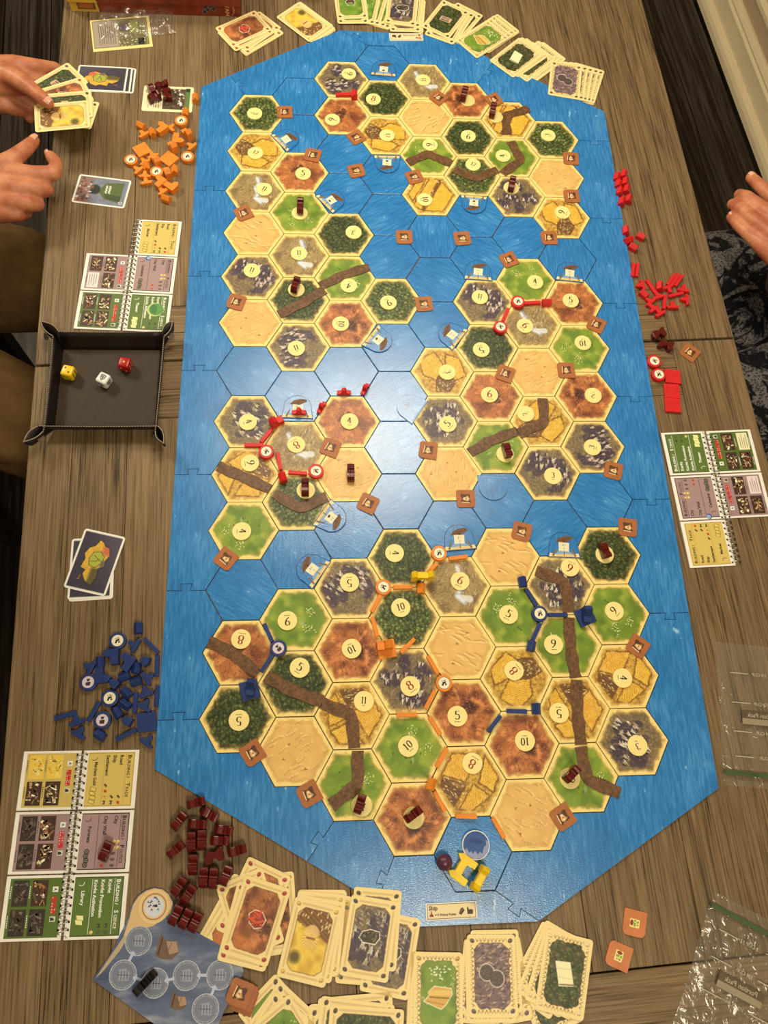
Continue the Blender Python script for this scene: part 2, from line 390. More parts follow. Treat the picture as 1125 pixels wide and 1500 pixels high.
def p_forest(p, R, dark=0, inside=None):
    r = p.r; p.C[:] = (96, 92, 46); cr = []
    for i in range(int(R * R * .30)):
        a = r.uniform(0, 6.283); d = R * math.sqrt(r.random()) * .98; cr.append((d * math.cos(a), d * math.sin(a)))
    cr.sort(key=lambda q: -q[1])
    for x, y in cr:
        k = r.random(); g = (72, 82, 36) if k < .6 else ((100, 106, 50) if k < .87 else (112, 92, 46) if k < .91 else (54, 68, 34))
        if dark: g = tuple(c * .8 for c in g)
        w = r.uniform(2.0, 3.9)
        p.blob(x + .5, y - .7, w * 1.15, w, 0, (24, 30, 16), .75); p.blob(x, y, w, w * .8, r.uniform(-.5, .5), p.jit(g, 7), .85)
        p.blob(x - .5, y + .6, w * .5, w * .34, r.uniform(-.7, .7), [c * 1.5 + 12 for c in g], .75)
def furrow(p, pts, ang, c1, c2, step=2.0):
    ins = p.inside(pts); ca, sa = math.cos(ang), math.sin(ang)
    q = -p.X * sa + p.Y * ca + (p.n(3, 3) - .5) * 1.2; t = p.X * ca + p.Y * sa
    w = .5 + .5 * np.sin(q * 2 * math.pi / step + 1.2 * np.sin(t * .9)); w2 = p.n(1.6, 4)
    p.over(ins * 1.0, c1); p.over(ins * np.clip(w * 1.25 - .45 + (w2 - .5) * .6, 0, 1) * .85, c2); p.over(ins * np.clip(p.n(4, 11) * 1.6 - .8, 0, 1) * .5, (250, 214, 110))
    n = len(pts)
    for i in range(n):
        (a0, b0), (a1, b1) = pts[i], pts[(i + 1) % n]
        for q in range(9):
            t = q / 9; x, y = a0 + (a1 - a0) * t, b0 + (b1 - b0) * t; p.stroke(x + p.r.uniform(-.9, .9), y + p.r.uniform(-.9, .9), x + (a1 - a0) / 8 + p.r.uniform(-.9, .9), y + (b1 - b0) / 8 + p.r.uniform(-.9, .9), p.r.uniform(.8, 2.4), (110, 68, 28), .6)
def p_wheat(p, R, var=0):
    r = p.r; p.C[:] = (208, 158, 62); p.over(p.n(5) * .7, (226, 180, 76)); p.over(np.clip(p.n(3, 2) - .5, 0, 1) * 1.8, (146, 100, 40)); p.over(np.clip(p.n(1.4, 7) - .5, 0, 1) * 1.2, (120, 82, 32))
    gold, dk = (240, 186, 66), (156, 98, 26)
    S = R / 29.5
    Q = lambda L: [(x * S, y * S) for x, y in L]
    if var == 0:
        A = [Q([(-27, 16), (-8, 27), (3, 8), (-8, -12), (-23, -5)]), Q([(6, 24), (22, 18), (29, -6), (14, -12), (4, 8)])]; B = Q([(-8, -12), (4, 2), (16, -14), (8, -28), (-8, -28)]); an = (.5, -1.1)
    elif var == 1:
        A = [Q([(-30, 4), (-4, 10), (-2, 27), (-18, 25)]), Q([(2, 26), (26, 14), (28, 3), (0, 6)]), Q([(-28, -3), (2, -2), (8, -26), (-16, -26)])]; B = Q([(4, 0), (28, -2), (18, -22), (10, -24)]); an = (.1, .4)
    else:
        A = [Q([(-27, 12), (27, 14), (27, 2), (-28, 0)]), Q([(-27, -5), (27, -3), (16, -26), (-16, -26)]), Q([(-14, 26), (14, 27), (20, 17), (-22, 16)])]; B = Q([(-28, -1), (28, 1), (27, -2), (-28, -4)]); an = (1.2, 1.4)
    furrow(p, B, an[1] + 1.2, (122, 82, 46), (74, 48, 30), 3.2)
    for k, pl in enumerate(A): furrow(p, pl, an[k % 2], p.jit(gold, 6), dk, 2.2)
    bx = [q[0] for q in B]; by = [q[1] for q in B]
    for i in range(26):
        x, y = r.uniform(min(bx), max(bx)), r.uniform(min(by), max(by)); p.stroke(x, y, x + r.uniform(-1.5, 1.5), y + 2, .9, (236, 206, 140), .9)
def p_clay(p, R):
    r = p.r; p.C[:] = (178, 104, 54); p.over(np.clip(p.n(11) * 2.4 - 1.0, 0, 1) * .9, (104, 54, 34)); p.over(np.clip(p.n(8, 2) * 2.6 - 1.3, 0, 1) * .9, (222, 142, 76))
    cx, cy = r.uniform(-8, 8), r.uniform(-8, 8)
    for i in range(420):
        a = r.uniform(0, 6.283); d = R * math.sqrt(r.random()); x, y = d * math.cos(a), d * math.sin(a)
        t = math.atan2(y - cy, x - cx) + r.uniform(-.5, .5) + (.8 if i % 3 else 0); L = r.uniform(2, 7)
        c = r.choice([(84, 42, 28), (196, 112, 58), (140, 76, 42), (212, 136, 76), (110, 58, 34), (168, 84, 40)])
        p.stroke(x, y, x + L * math.cos(t), y + L * math.sin(t), r.uniform(.5, 1.4), c, .65, .2)
    for i in range(7):
        p.blob(cx + r.uniform(-9, 9), cy + r.uniform(-8, 8), r.uniform(3, 8), r.uniform(2, 5), r.uniform(0, 3), (66, 32, 24), .62, .7)
    for i in range(40):
        x, y = cx + r.gauss(0, 9), cy + r.gauss(0, 9); t = r.uniform(0, 3); p.stroke(x, y, x + 2.5 * math.cos(t), y + 2.5 * math.sin(t), .8, (224, 150, 92), .7, .2)
def p_mountain(p, R):
    r = p.r; p.C[:] = (132, 108, 74); p.over(p.n(6) * .8, (104, 88, 62)); p.over(np.clip(p.n(2.2, 3) * 2 - 1, 0, 1) * .5, (186, 160, 104))
    dk = [(r.uniform(-.68, .68) * R, r.uniform(-.68, .68) * R, r.uniform(9, 16)) for _ in range(9)]
    for x, y, w in dk:
        for q in range(7): p.blob(x + r.gauss(0, w * .45), y + r.gauss(0, w * .4), w * r.uniform(.3, .6), w * r.uniform(.25, .5), r.uniform(0, 3), (74, 58, 66), .85, .3)
    p.over(np.clip(p.n(1.8, 8) * 2 - 1.1, 0, 1) * .5, (52, 42, 48))
    for i in range(34):
        x0, y0, w0 = r.choice(dk); a = r.uniform(0, 6.283); x, y = x0 + w0 * .8 * math.cos(a), y0 + w0 * .7 * math.sin(a)
        if math.hypot(x, y) > R * .88: continue
        h = r.uniform(4, 9); w = h * r.uniform(.35, .6); t = -1.9 + r.uniform(-.3, .3)
        p.poly([(x + .5, y + h * .55), (x + w * 1.1, y - h * .1), (x + w * .8, y - h * .55), (x, y - h * .2)], (50, 38, 44), .8)
        pk = [(x + .3, y + h * .6), (x - w * .5, y + h * .1), (x - w * 1.1, y - h * .5), (x - w * .3, y - h * .35), (x + w * .1, y - h * .6), (x + w * .35, y - h * .05)]
        p.poly(pk, p.jit(r.choice([(226, 206, 172), (204, 180, 146), (184, 162, 132)]), 10), .88)
        for q in range(6):
            u, v = x + r.gauss(-w * .2, w * .35), y + r.gauss(0, h * .25); L = h * r.uniform(.2, .5)
            p.stroke(u, v, u + L * math.cos(t), v + L * math.sin(t), r.uniform(.5, 1.0), r.choice([(96, 76, 70), (244, 230, 200), (120, 98, 84), (240, 222, 190)]), .75, .2, .25)
    for i in range(170):
        a = r.uniform(0, 6.283); d = R * r.uniform(.45, 1.0); x, y = d * math.cos(a), d * math.sin(a)
        p.stroke(x, y, x + r.uniform(-1.5, 1.5), y + r.uniform(1, 3), .6, r.choice([(96, 82, 40), (204, 178, 116), (72, 56, 50), (164, 136, 78)]), .6)
def p_pasture(p, R):
    r = p.r; p.C[:] = (132, 150, 46); p.over(np.clip(p.n(12) * 1.7 - .5, 0, 1), (98, 122, 38)); p.over(np.clip(p.n(9, 2) * 1.8 - .8, 0, 1) * .8, (178, 178, 66)); p.over(p.n(1.5, 3) * .18, (70, 100, 30))
    for i in range(90):
        x, y = r.uniform(-R, R), r.uniform(-R, R); p.stroke(x, y, x + r.uniform(1, 5), y + r.uniform(-1, 1), .5, r.choice([(106, 134, 44), (160, 172, 70), (84, 112, 38)]), .5)
    for k in range(2):
        cx, cy = r.choice([(-17, -5), (14, -12), (-10, 18), (17, 10)])
        for i in range(17):
            x, y = cx + r.gauss(0, 4), cy + r.gauss(0, 3); p.blob(x + .3, y - .5, .9, .6, 0, (60, 80, 26), .7); p.blob(x, y, .85, .6, 0, (238, 226, 150), .95)
    for i in range(4):
        x, y = r.uniform(-.6, .6) * R, r.uniform(-.6, .6) * R; p.blob(x, y, 1.8, 1.0, .4, (58, 84, 34), .8)
    p.blob(r.uniform(-12, 12), r.uniform(-14, 14), 4.2, 1.5, r.uniform(0, 3), (164, 176, 130), .6)
def p_desert(p, R):
    r = p.r; p.C[:] = (230, 180, 100); p.over(p.n(10) * .6, (214, 160, 84)); p.over(np.clip(p.n(5, 3) * 2 - 1, 0, 1) * .4, (240, 194, 116)); a0 = r.uniform(0, 3.1)
    for i in range(34):
        x, y = r.uniform(-R, R), r.uniform(-R, R); L = r.uniform(6, 15); a = a0 + r.uniform(-.25, .25)
        for q in range(4):
            x2, y2 = x + L / 4 * math.cos(a), y + L / 4 * math.sin(a); p.stroke(x, y, x2, y2, 2.0, (184, 128, 62), .6, 1.5, 1.5); p.stroke(x + .9, y + 1.3, x2 + .9, y2 + 1.3, 1.7, (252, 214, 140), .65, 1.4, 1.4); x, y = x2, y2; a += r.uniform(-.3, .3)
    for i in range(3):
        x, y = r.uniform(-.6, .6) * R, r.uniform(-.6, .6) * R
        for q in range(6): p.stroke(x, y, x + r.uniform(-2.2, 2.2), y + r.uniform(-2, 2.2), .5, (112, 66, 30), .9)
def p_gold(p, R):
    r = p.r; p.C[:] = (160, 132, 80); p.over(np.clip(p.n(9) * 2 - .9, 0, 1) * .7, (108, 84, 56))
    for i in range(520):
        a = r.uniform(0, 6.283); d = R * math.sqrt(r.random()); x, y = d * math.cos(a), d * math.sin(a); t = 1.1 + r.uniform(-.5, .5) + x * .02
        c = r.choice([(120, 92, 54), (212, 182, 124), (84, 62, 42), (190, 156, 96), (140, 112, 58)]); L = r.uniform(2, 5)
        p.stroke(x, y, x + L * math.cos(t), y + L * math.sin(t), r.uniform(.5, 1.3), c, .7, .2)
    riv = [(-12, 20), (-8, 12), (-10, 5), (-3, 0), (2, -8), (12, -13)] if p.seed % 2 else [(4, 26), (7, 15), (2, 6), (6, -5), (2, -13), (10, -20)]
    for (x0, y0), (x1, y1) in zip(riv, riv[1:]): p.stroke(x0, y0, x1, y1, 8, (176, 172, 168), .9, 9, 1.4); p.stroke(x0 - 1.2, y0, x1 - 1.2, y1, 3.4, (222, 216, 208), .85, 4.2, 1.2); p.stroke(x0 + 3, y0, x1 + 3.6, y1, 1.2, (98, 78, 62), .6, 1.2, .8)
    p.stroke(riv[-2][0], riv[-2][1], riv[-1][0] + 7, riv[-1][1] + 3, 4, (222, 218, 208), .8, 9)
    for i in range(26):
        x, y = r.gauss(8, 9), r.gauss(5, 9); p.stroke(x, y, x + r.uniform(-2, 2), y - r.uniform(2, 5), 1.6, r.choice([(226, 204, 160), (206, 180, 130)]), .7, .4)

INR = 38.9                         # tile half width across flats, mm
HS = INR / math.cos(math.pi / 6)
def painted_slab(name, rows, width, nx, thick, fn, seed, mat, ybias=0):
    ys = np.array(rows); ny = len(ys) - 1
    X = np.zeros((ny + 1, nx + 1)); Y = np.zeros_like(X)
    for j, y in enumerate(ys):
        w = width(y); X[j] = np.linspace(-w, w, nx + 1); Y[j] = y
    x, y = X.ravel(), Y.ravel(); p = Paint(x, y, seed); fn(p)
    n = len(x); verts = [(a * mm, b * mm, 0) for a, b in zip(x, y)]; faces = []
    for j in range(ny):
        for i in range(nx):
            a = j * (nx + 1) + i; faces.append((a, a + 1, a + nx + 2, a + nx + 1))
    rim = [i for i in range(nx + 1)] + [j * (nx + 1) + nx for j in range(1, ny + 1)] + [ny * (nx + 1) + i for i in range(nx - 1, -1, -1)] + [j * (nx + 1) for j in range(ny - 1, 0, -1)]
    k = len(verts); verts += [(verts[i][0], verts[i][1], -thick) for i in rim]; m = len(rim)
    for i in range(m): faces.append((rim[i], k + i, k + (i + 1) % m, rim[(i + 1) % m]))
    faces.append(tuple(k + i for i in range(m))[::-1])
    me = meshdata(name, verts, faces, mat); col = np.ones((len(verts), 4), 'f'); col[:n, :3] = Parr(p.C); col[n:, :3] = P(226, 198, 136)
    me.color_attributes.new('ink', 'FLOAT_COLOR', 'POINT').data.foreach_set('color', col.ravel()); return me
def hex_tile_mesh(name, fn, seed, step=.64):
    rows = np.linspace(-INR, INR, int(INR / step) * 2 + 1)
    def paint(p):
        fn(p)
        h = np.max([abs(p.Y)] + [abs(p.X * math.cos(a) + p.Y * math.sin(a)) for a in (math.pi / 6, -math.pi / 6)], axis=0)
        h = h + (p.n(5, 9) - .5) * 3.4 + (p.n(1.5, 10) - .5) * 1.0
        fr = np.clip((h - 29.0) / 6.5, 0, 1)
        p.over(fr * .55 * np.clip(.55 + p.n(1.3, 12) * .7, 0, 1), (176, 132, 58)); p.over(np.clip((h - 32.2) / 4.2, 0, 1) ** 1.3, (246, 208, 122))
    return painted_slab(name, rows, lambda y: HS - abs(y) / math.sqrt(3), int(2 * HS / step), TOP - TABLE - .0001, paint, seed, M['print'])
CW, CH = 54.0, 80.0
def card_rows():
    return np.concatenate([[-40, -39.7, -39.2, -38.4, -37.5], np.linspace(-36.5, 36.5, 122), [37.5, 38.4, 39.2, 39.7, 40]])
def card_w(y):
    r = 3.6; d = abs(y) - (CH / 2 - r)
    return CW / 2 if d <= 0 else CW / 2 - r + math.sqrt(max(r * r - d * d, 0))
def card_mesh(name, art, icon, seed, wavy=False):
    def paint(p):
        r = p.r; p.C[:] = (0, 0, 0); art(p)
        q = np.maximum(np.maximum(abs(p.X) - 19.5, abs(p.Y) - 31.5), (abs(p.X) + abs(p.Y)) * .7071 - 31.5)
        q = q + (p.n(3, 5) - .5) * (2.2 if wavy else .6); line = np.exp(-((q + .2) / .55) ** 2)
        p.over(np.clip(q / .5 + .5, 0, 1), (246, 210, 138)); p.over(line * .55, (96, 66, 38))
        e = np.maximum(abs(p.X) - 22.4, abs(p.Y) - 34.8); sgn = np.where(abs(p.X) / 22 > abs(p.Y) / 35, p.Y, p.X)
        if wavy:
            t = np.sin(sgn * 1.5); p.over(np.exp(-((e + 1.6 * t) / .6) ** 2) * (t > -.6) * .9, (58, 40, 26))
        else:
            p.over(np.exp(-((e - .8 * np.sin(sgn * 2.2)) / .45) ** 2) * .4, (150, 112, 66)); p.over(np.exp(-((e + .8 * np.sin(sgn * 2.2)) / .45) ** 2) * .4, (150, 112, 66))
        for sx in (-1, 1):
            for sy in (-1, 1):
                x, y = sx * 21.3, sy * 33.8
                p.blob(x, y, 4.2, 4.0, 0, (246, 210, 138), 1)
                p.blob(x, y, 2.7, 2.1, .5 * sx, icon, .95); p.blob(x - .5, y + .6, 1.2, .6, .5, [min(255, c * 1.6 + 20) for c in icon], .7); p.stroke(x - 1.8, y - 1.2, x + 1.6, y - 1.6, .5, [c * .5 for c in icon], .7)
    return painted_slab(name, card_rows(), card_w, 92, .00030, paint, seed, M['card'])
def halo(p, pts, c, out=(250, 232, 196)):
    n = len(pts)
    for i in range(n): p.stroke(*pts[i], *pts[(i + 1) % n], 1.6, out, .95)
    p.poly(pts, c)
def a_brick(p):
    p_clay(p, 40); r = p.r; p.over(np.clip(p.n(9, 6) * 2 - 1, 0, 1) * .6, (58, 30, 22)); p.over(np.clip((p.Y * -1 + 3) / 30, 0, 1) * .35, (204, 120, 62))
    halo(p, [(-9, 4), (-4, 9), (4, 9), (10, 3), (8, -5), (1, -8), (-6, -4)], (150, 60, 40))
    for i in range(9):
        a = r.choice([.5, -.4, 1.6]); x, y = r.uniform(-6, 6), r.uniform(-5, 6); p.stroke(x - 3 * math.cos(a), y - 3 * math.sin(a), x + 3 * math.cos(a), y + 3 * math.sin(a), 2.6, (216, 84, 50), 1); p.stroke(x - 3 * math.cos(a), y - 1.4 - 3 * math.sin(a), x + 3 * math.cos(a), y - 1.4 + 3 * math.sin(a), .7, (104, 34, 24), .9)
def a_wheat(p):
    p.C[:] = (232, 186, 62); p.over(p.n(4) * .5, (246, 212, 104)); p.over(np.clip(p.n(8, 2) * 2 - 1, 0, 1) * .7, (190, 134, 40))
    up = np.clip((p.Y - 8 + p.X * .4) / 3, 0, 1); p.over(up, (138, 92, 46)); q = np.sin((p.X * .6 + p.Y * .9) * 1.5); p.over(up * np.clip(q, 0, 1) * .7, (84, 54, 30))
    for i in range(22):
        x, y = p.r.uniform(-19, 19), p.r.uniform(12, 30); p.stroke(x, y, x + .5, y + 2, 1.2, (242, 212, 140), .9)
    for i in range(26):
        a = math.radians(-90 + (i - 13) * 7); p.stroke(0, 4, 11 * math.cos(a) * .8, 4 + 12 * math.sin(a), .8, (250, 222, 130) if i % 2 else (204, 134, 50), .95)
        a = math.radians(90 + (i - 13) * 5); p.stroke(0, 2, 10 * math.cos(a), 2 + 14 * math.sin(a), .8, (250, 222, 150) if i % 2 else (214, 150, 62), .95)
    p.stroke(-4, 3, 4, 3, 2, (150, 84, 34)); p.blob(-13, -18, 6, 6, 0, (70, 60, 30), .8, .8)
def a_ore(p):
    p_mountain(p, 40); p.over(np.clip(p.n(11, 6) * 2.2 - 1, 0, 1) * .75, (74, 62, 72))
    for i in range(60):
        x, y = p.r.uniform(-19, 19), p.r.uniform(-2, 31); p.stroke(x, y, x + p.r.uniform(2, 5), y - p.r.uniform(1, 3), 1.2, p.r.choice([(222, 204, 176), (168, 148, 126), (110, 92, 84)]), .75, .3)
    halo(p, [(-11, -1), (-8, 5), (0, 8), (10, 7), (11, 1), (7, -5), (-6, -5)], (66, 56, 42))
    for i in range(24): p.blob(p.r.uniform(-8, 8), p.r.uniform(-3, 6), 1.4, .8, .4, p.r.choice([(38, 32, 26), (128, 112, 84), (90, 76, 56)]), .9)
    p.stroke(1, -6, 4, -14, .7, (220, 206, 196), .8); p.stroke(4, -14, 3, -24, .6, (220, 206, 196), .7)
def a_wood(p):
    p_forest(p, 38, 1)
    for k in range(3): halo(p, [(-9, 3 - 3 * k), (7, 5 - 3 * k), (9, 2 - 3 * k), (-8, 0 - 3 * k)], (124, 70, 46)); p.blob(8.5, 3.4 - 3 * k, 1.8, 1.6, 0, (216, 160, 104))
def a_sheep(p):
    p_pasture(p, 40); p.over(p.n(10, 7) * .5, (70, 130, 40)); halo(p, [(-8, 2), (-3, 6), (6, 5), (8, 0), (7, -5), (5, -1), (-4, -1), (-5, -6), (-7, -2)], (92, 62, 44)); p.blob(-8, 6, 2.6, 2, .7, (108, 72, 50))
    for x in (-5, -3, 4, 6): p.stroke(x, -1, x, -7, 1.2, (80, 52, 36)); p.blob(x, -7, 1, .7, 0, (240, 230, 210))
def a_cloth(p):
    p_pasture(p, 40); p.over(p.n(12, 7) * .4, (84, 128, 40))
    for i in range(26): p.blob(p.r.gauss(0, 5), 20 + p.r.gauss(0, 4), 1, .7, 0, (238, 232, 190), .95)
    halo(p, [(-15, -7), (-9, -1), (-9, 3), (-4, 7), (14, 5), (15, 0), (8, -10), (3, -14)], (214, 164, 74)); p.stroke(-9, 1, 12, 1, 5, (232, 188, 98), 1); p.stroke(-9, -3, 12, -4, 1.2, (120, 84, 36), .9); p.stroke(-12, -7, 6, -10, .8, (150, 108, 48), .8)
def a_coin(p):
    p.C[:] = (116, 92, 88)
    for i in range(260):
        x, y = p.r.uniform(-20, 20), p.r.uniform(-32, 32); t = p.r.uniform(-.3, 1.0); L = p.r.uniform(2, 6); p.stroke(x, y, x + L * math.cos(t), y + L * math.sin(t), p.r.uniform(.8, 2), p.r.choice([(214, 180, 150), (84, 62, 66), (150, 118, 104), (62, 46, 52), (190, 150, 124)]), .8, .3)
    for x, y in ((-6, 3), (5, -3)): p.blob(x, y, 8.6, 8.6, 0, (236, 214, 188), .95, .1)
    for x, y in ((-6, 3), (5, -3)):
        p.blob(x, y, 7.7, 7.7, 0, (66, 52, 48), 1, .1); d = np.hypot(p.X - x, p.Y - y); p.over((d < 7.5) * (np.sin(d * 3.2) > .3) * .5, (132, 112, 100)); p.over((d < 7.5) * np.clip(p.n(1.2, 8) - .5, 0, 1) * .9, (150, 132, 120))
def a_paper(p):
    p_forest(p, 38, 1); p.over(np.clip(p.n(6, 8) * 2 - 1.1, 0, 1) * .5, (120, 88, 54)); halo(p, [(-11, 10), (4, 12), (11, -9), (-4, -12)], (244, 228, 166)); p.stroke(-9, 4, 7, 6, .5, (200, 176, 110), .9); p.stroke(-6, -4, 9, -3, .5, (200, 176, 110), .9); p.stroke(-4, -11, 11, -8.5, 1.4, (120, 92, 56), .9)
def framed_card(name, art, seed, border=(240, 232, 204), bw=3.0):
    def paint(p):
        art(p); e = np.maximum(abs(p.X) - (27 - bw), abs(p.Y) - (40 - bw)); p.over(np.clip(e / .3 + .5, 0, 1), border)
    return painted_slab(name, card_rows(), card_w, 92, .00030, paint, seed, M['card'])
def a_map(p):
    p.C[:] = (58, 52, 62); p.over(np.clip((p.X + p.Y * .4) / 30, 0, 1) * .5, (104, 88, 98)); p.over(p.n(8) * .3, (70, 64, 78))
    isl = [(-2, 29), (3, 26), (6, 22), (12, 21), (15, 12), (12, 4), (13, -4), (6, -8), (8, -18), (4, -31), (-4, -26), (-10, -18), (-8, -12), (-15, -10), (-13, 2), (-16, 8), (-12, 17), (-6, 20)]
    halo(p, isl, (226, 176, 58), (40, 30, 26)); ins = p.inside(isl)
    p.over(ins * np.clip((p.X - 2) / 6, 0, 1) * np.clip((p.Y - 8) / 5, 0, 1), (206, 104, 66)); p.over(ins * np.clip((p.X + 4) / 4, 0, 1) * np.clip((-p.Y - 6) / 4, 0, 1), (92, 84, 44)); p.over(ins * np.clip((p.X - 6) / 3, 0, 1) * np.clip((6 - p.Y) / 4, 0, 1), (112, 96, 84)); p.over(ins * p.n(2, 4) * .25, (120, 86, 50))
    q = [(-5, 12), (3, 14), (9, 8), (8, 0), (2, -7), (-6, -5), (-8, 3)]; halo(p, q, (170, 170, 62), (70, 64, 34))
    p.stroke(-3, 8, 3, 4, .7, (50, 50, 28)); p.stroke(3, 4, 8, 2, .7, (50, 50, 28)); p.stroke(-5, 0, 1, 1, .7, (50, 50, 28)); p.stroke(1, 1, 3, 4, .7, (50, 50, 28)); p.stroke(-13, -24, -12, -20, 1, (190, 90, 60)); p.blob(-13, -25, 1.6, .7, .4, (190, 90, 60))
def a_scene(p):
    p.C[:] = (126, 128, 138); p.over(np.clip((p.Y - 12) / 10, 0, 1), (140, 104, 84)); p.over(p.n(4) * .4, (96, 90, 98))
    p.poly([(-20, -31), (20, -31), (16, -4), (0, 6), (-14, -6)], (84, 98, 48)); p.poly([(-16, -31), (-6, -31), (-4, -5), (-14, -8)], (62, 74, 38))
    for i in range(6):
        x, y = (i % 3) * 5 - 2, -12 + (i // 3) * 5; p.stroke(x, y, x + 2.6, y + 1, 2.8, (232, 224, 196)); p.stroke(x + .5, y - .5, x + 2, y + .2, .8, (60, 56, 44))
    p.blob(2, 10, 9, 7, .2, (36, 34, 34)); p.blob(-3, 14, 4, 5, 0, (30, 28, 30)); p.blob(6, 16, 3, 3, 0, (120, 82, 62))
    for i in range(34): p.blob(p.r.uniform(-22, 22), p.r.uniform(17, 36), p.r.uniform(1, 2.6), p.r.uniform(1.5, 3), 0, p.r.choice([(196, 148, 118), (92, 60, 50), (208, 196, 190), (130, 60, 48), (70, 66, 76)]), .9)
    p.blob(-18, -32, 2.5, 3, 0, (214, 210, 206)); p.blob(-18, -32, 1.2, 1.6, 0, (120, 40, 40))
def a_progress(p):
    p.C[:] = (238, 218, 166); b = (p.Y > -8) & (p.Y < 27) & (abs(p.X) < 22); p.over(b * 1.0, (84, 66, 46))
    for i in range(60): p.blob(p.r.uniform(-21, 21), p.r.uniform(-7, 26), p.r.uniform(1, 3.6), p.r.uniform(.8, 2.4), p.r.uniform(0, 3), p.r.choice([(216, 198, 164), (46, 34, 26), (130, 104, 72), (98, 78, 50), (236, 226, 204)]), .85)
    p.over(((p.Y >= 27) & (p.Y < 35) & (abs(p.X) < 24)) * 1.0, (98, 116, 60)); p.over(((p.Y >= 28) & (p.Y < 34) & (p.X < -16) & (p.X > -23)) * 1.0, (46, 52, 34))
    for k in range(5): p.over(((abs(p.Y + 14 + k * 4) < .55) & (abs(p.X) < 19) & (p.n(1.8, k) > .33)) * .85, (82, 66, 48))
    p.blob(-16, -32, 4, 4, 0, (110, 92, 64), .9, .1); p.blob(-16, -32, 3.2, 3.2, 0, (238, 218, 166), 1, .1); p.stroke(-18, -31, -14, -33, 1, (60, 46, 34))
CARD = {}
def card_of(kind):
    if kind not in CARD:
        spec = {'brick': (a_brick, (150, 50, 40), 0), 'wheat': (a_wheat, (206, 158, 70), 0), 'ore': (a_ore, (62, 54, 44), 0), 'wood': (a_wood, (66, 44, 34), 0), 'sheep': (a_sheep, (70, 56, 46), 0),
                'cloth': (a_cloth, (176, 130, 60), 1), 'coin': (a_coin, (84, 66, 58), 1), 'paper': (a_paper, (214, 190, 130), 1)}
        if kind in spec: CARD[kind] = card_mesh('card_' + kind, spec[kind][0], spec[kind][1], 11 + len(kind) * 3, bool(spec[kind][2]))
        else: CARD[kind] = framed_card('card_' + kind, {'map': a_map, 'scene': a_scene, 'progress': a_progress}[kind], 23 + len(kind), (238, 218, 166) if kind == 'progress' else (240, 232, 204), 2.6)
    return CARD[kind]

ORD = ['first', 'second', 'third', 'fourth', 'fifth', 'sixth', 'seventh', 'eighth', 'ninth', 'tenth', 'eleventh', 'twelfth', 'thirteenth', 'fourteenth', 'fifteenth', 'sixteenth', 'seventeenth', 'eighteenth', 'nineteenth', 'twentieth', 'twenty-first', 'twenty-second', 'twenty-third', 'twenty-fourth', 'twenty-fifth']
NUM = {2: 'two', 3: 'three', 4: 'four', 5: 'five', 6: 'six', 8: 'eight', 9: 'nine', 10: 'ten', 11: 'eleven', 12: 'twelve'}

# ================================================================== the room
RW = math.radians(5.7)                      # the wall runs at a slight angle to the table
wx, wy = at(1027, 0, 0.0); 
room_rot = math.radians(3.0)
def struct(name, me, loc=(0, 0, 0), rz=0, label=None):
    o = ob(name, me, None, loc, rz); o['kind'] = 'structure'
    if label: o['label'] = label
    return o
WX, WY = at(1076, 130, 0.0)                 # foot of the panelled wall
def wall_box(name, x0, x1, y0, y1, z0, z1, mat='wall'):
    bm = bmesh.new(); box_bm(bm, x0, x1, y0, y1, z0, z1); return struct(name, bm_mesh(name, bm, M[mat]), (WX, WY, 0), RW)
HGT = 2.6
wall_box('wall_right', .018, .12, -3.6, 2.2, 0, HGT)
wall_box('wall_back', -3.9, .12, 2.2, 2.32, 0, HGT)
wall_box('wall_left', -4.0, -3.9, -3.6, 2.32, 0, HGT)
wall_box('wall_front', -4.0, .12, -3.72, -3.6, 0, HGT)
wall_box('ceiling', -4.0, .12, -3.72, 2.32, HGT, HGT + .1, 'ceiling')
def moulding(name, prof, mat='trim'):
    """profile (x out of the wall, z) run along the wall"""
    bm = prism_bm(prof, -3.6, 2.2)
    for v in bm.verts: x, z, y = v.co; v.co = (-x, y, z)
    return struct(name, bm_mesh(name, bm, M[mat]), (WX + .018 * math.cos(RW), WY + .018 * math.sin(RW), 0), RW)
moulding('baseboard_right', [(0, 0), (.034, 0), (.034, .018), (.03, .03), (.022, .036), (.014, .038), (.014, .088), (.020, .094), (.020, .102), (.014, .108), (.016, .116), (.011, .124), (.006, .13), (0, .13)])
moulding('trim_1', [(0, .185), (.010, .185), (.014, .192), (.022, .200), (.022, .212), (.012, .222), (.014, .232), (0, .236)])
moulding('trim_2', [(0, .80), (.02, .80), (.03, .83), (.03, .86), (0, .88)])
fl = boxm('floor', 4.3, 6.2, -.06, -.022, M['floor']); FLO = struct('floor', fl, (WX - 1.94 * math.cos(RW), WY - .7, 0), RW, 'dark hardwood floor')
plank_meshes = {}
for i in range(30):
    x0 = -2.02 + i * .135
    for k in range(3):
        y0 = -3.0 + k * 2.0 + (.7 * (i % 3)) - .7
        if 'fp' not in plank_meshes: plank_meshes['fp'] = boxm('floor_plank', .1325, 1.997, -.022, 0, M['floor'], .0015)
        if y0 > 2.0 or x0 > 1.95: continue
        ob('plank', plank_meshes['fp'], FLO, (x0, y0 + 1.0, 0))

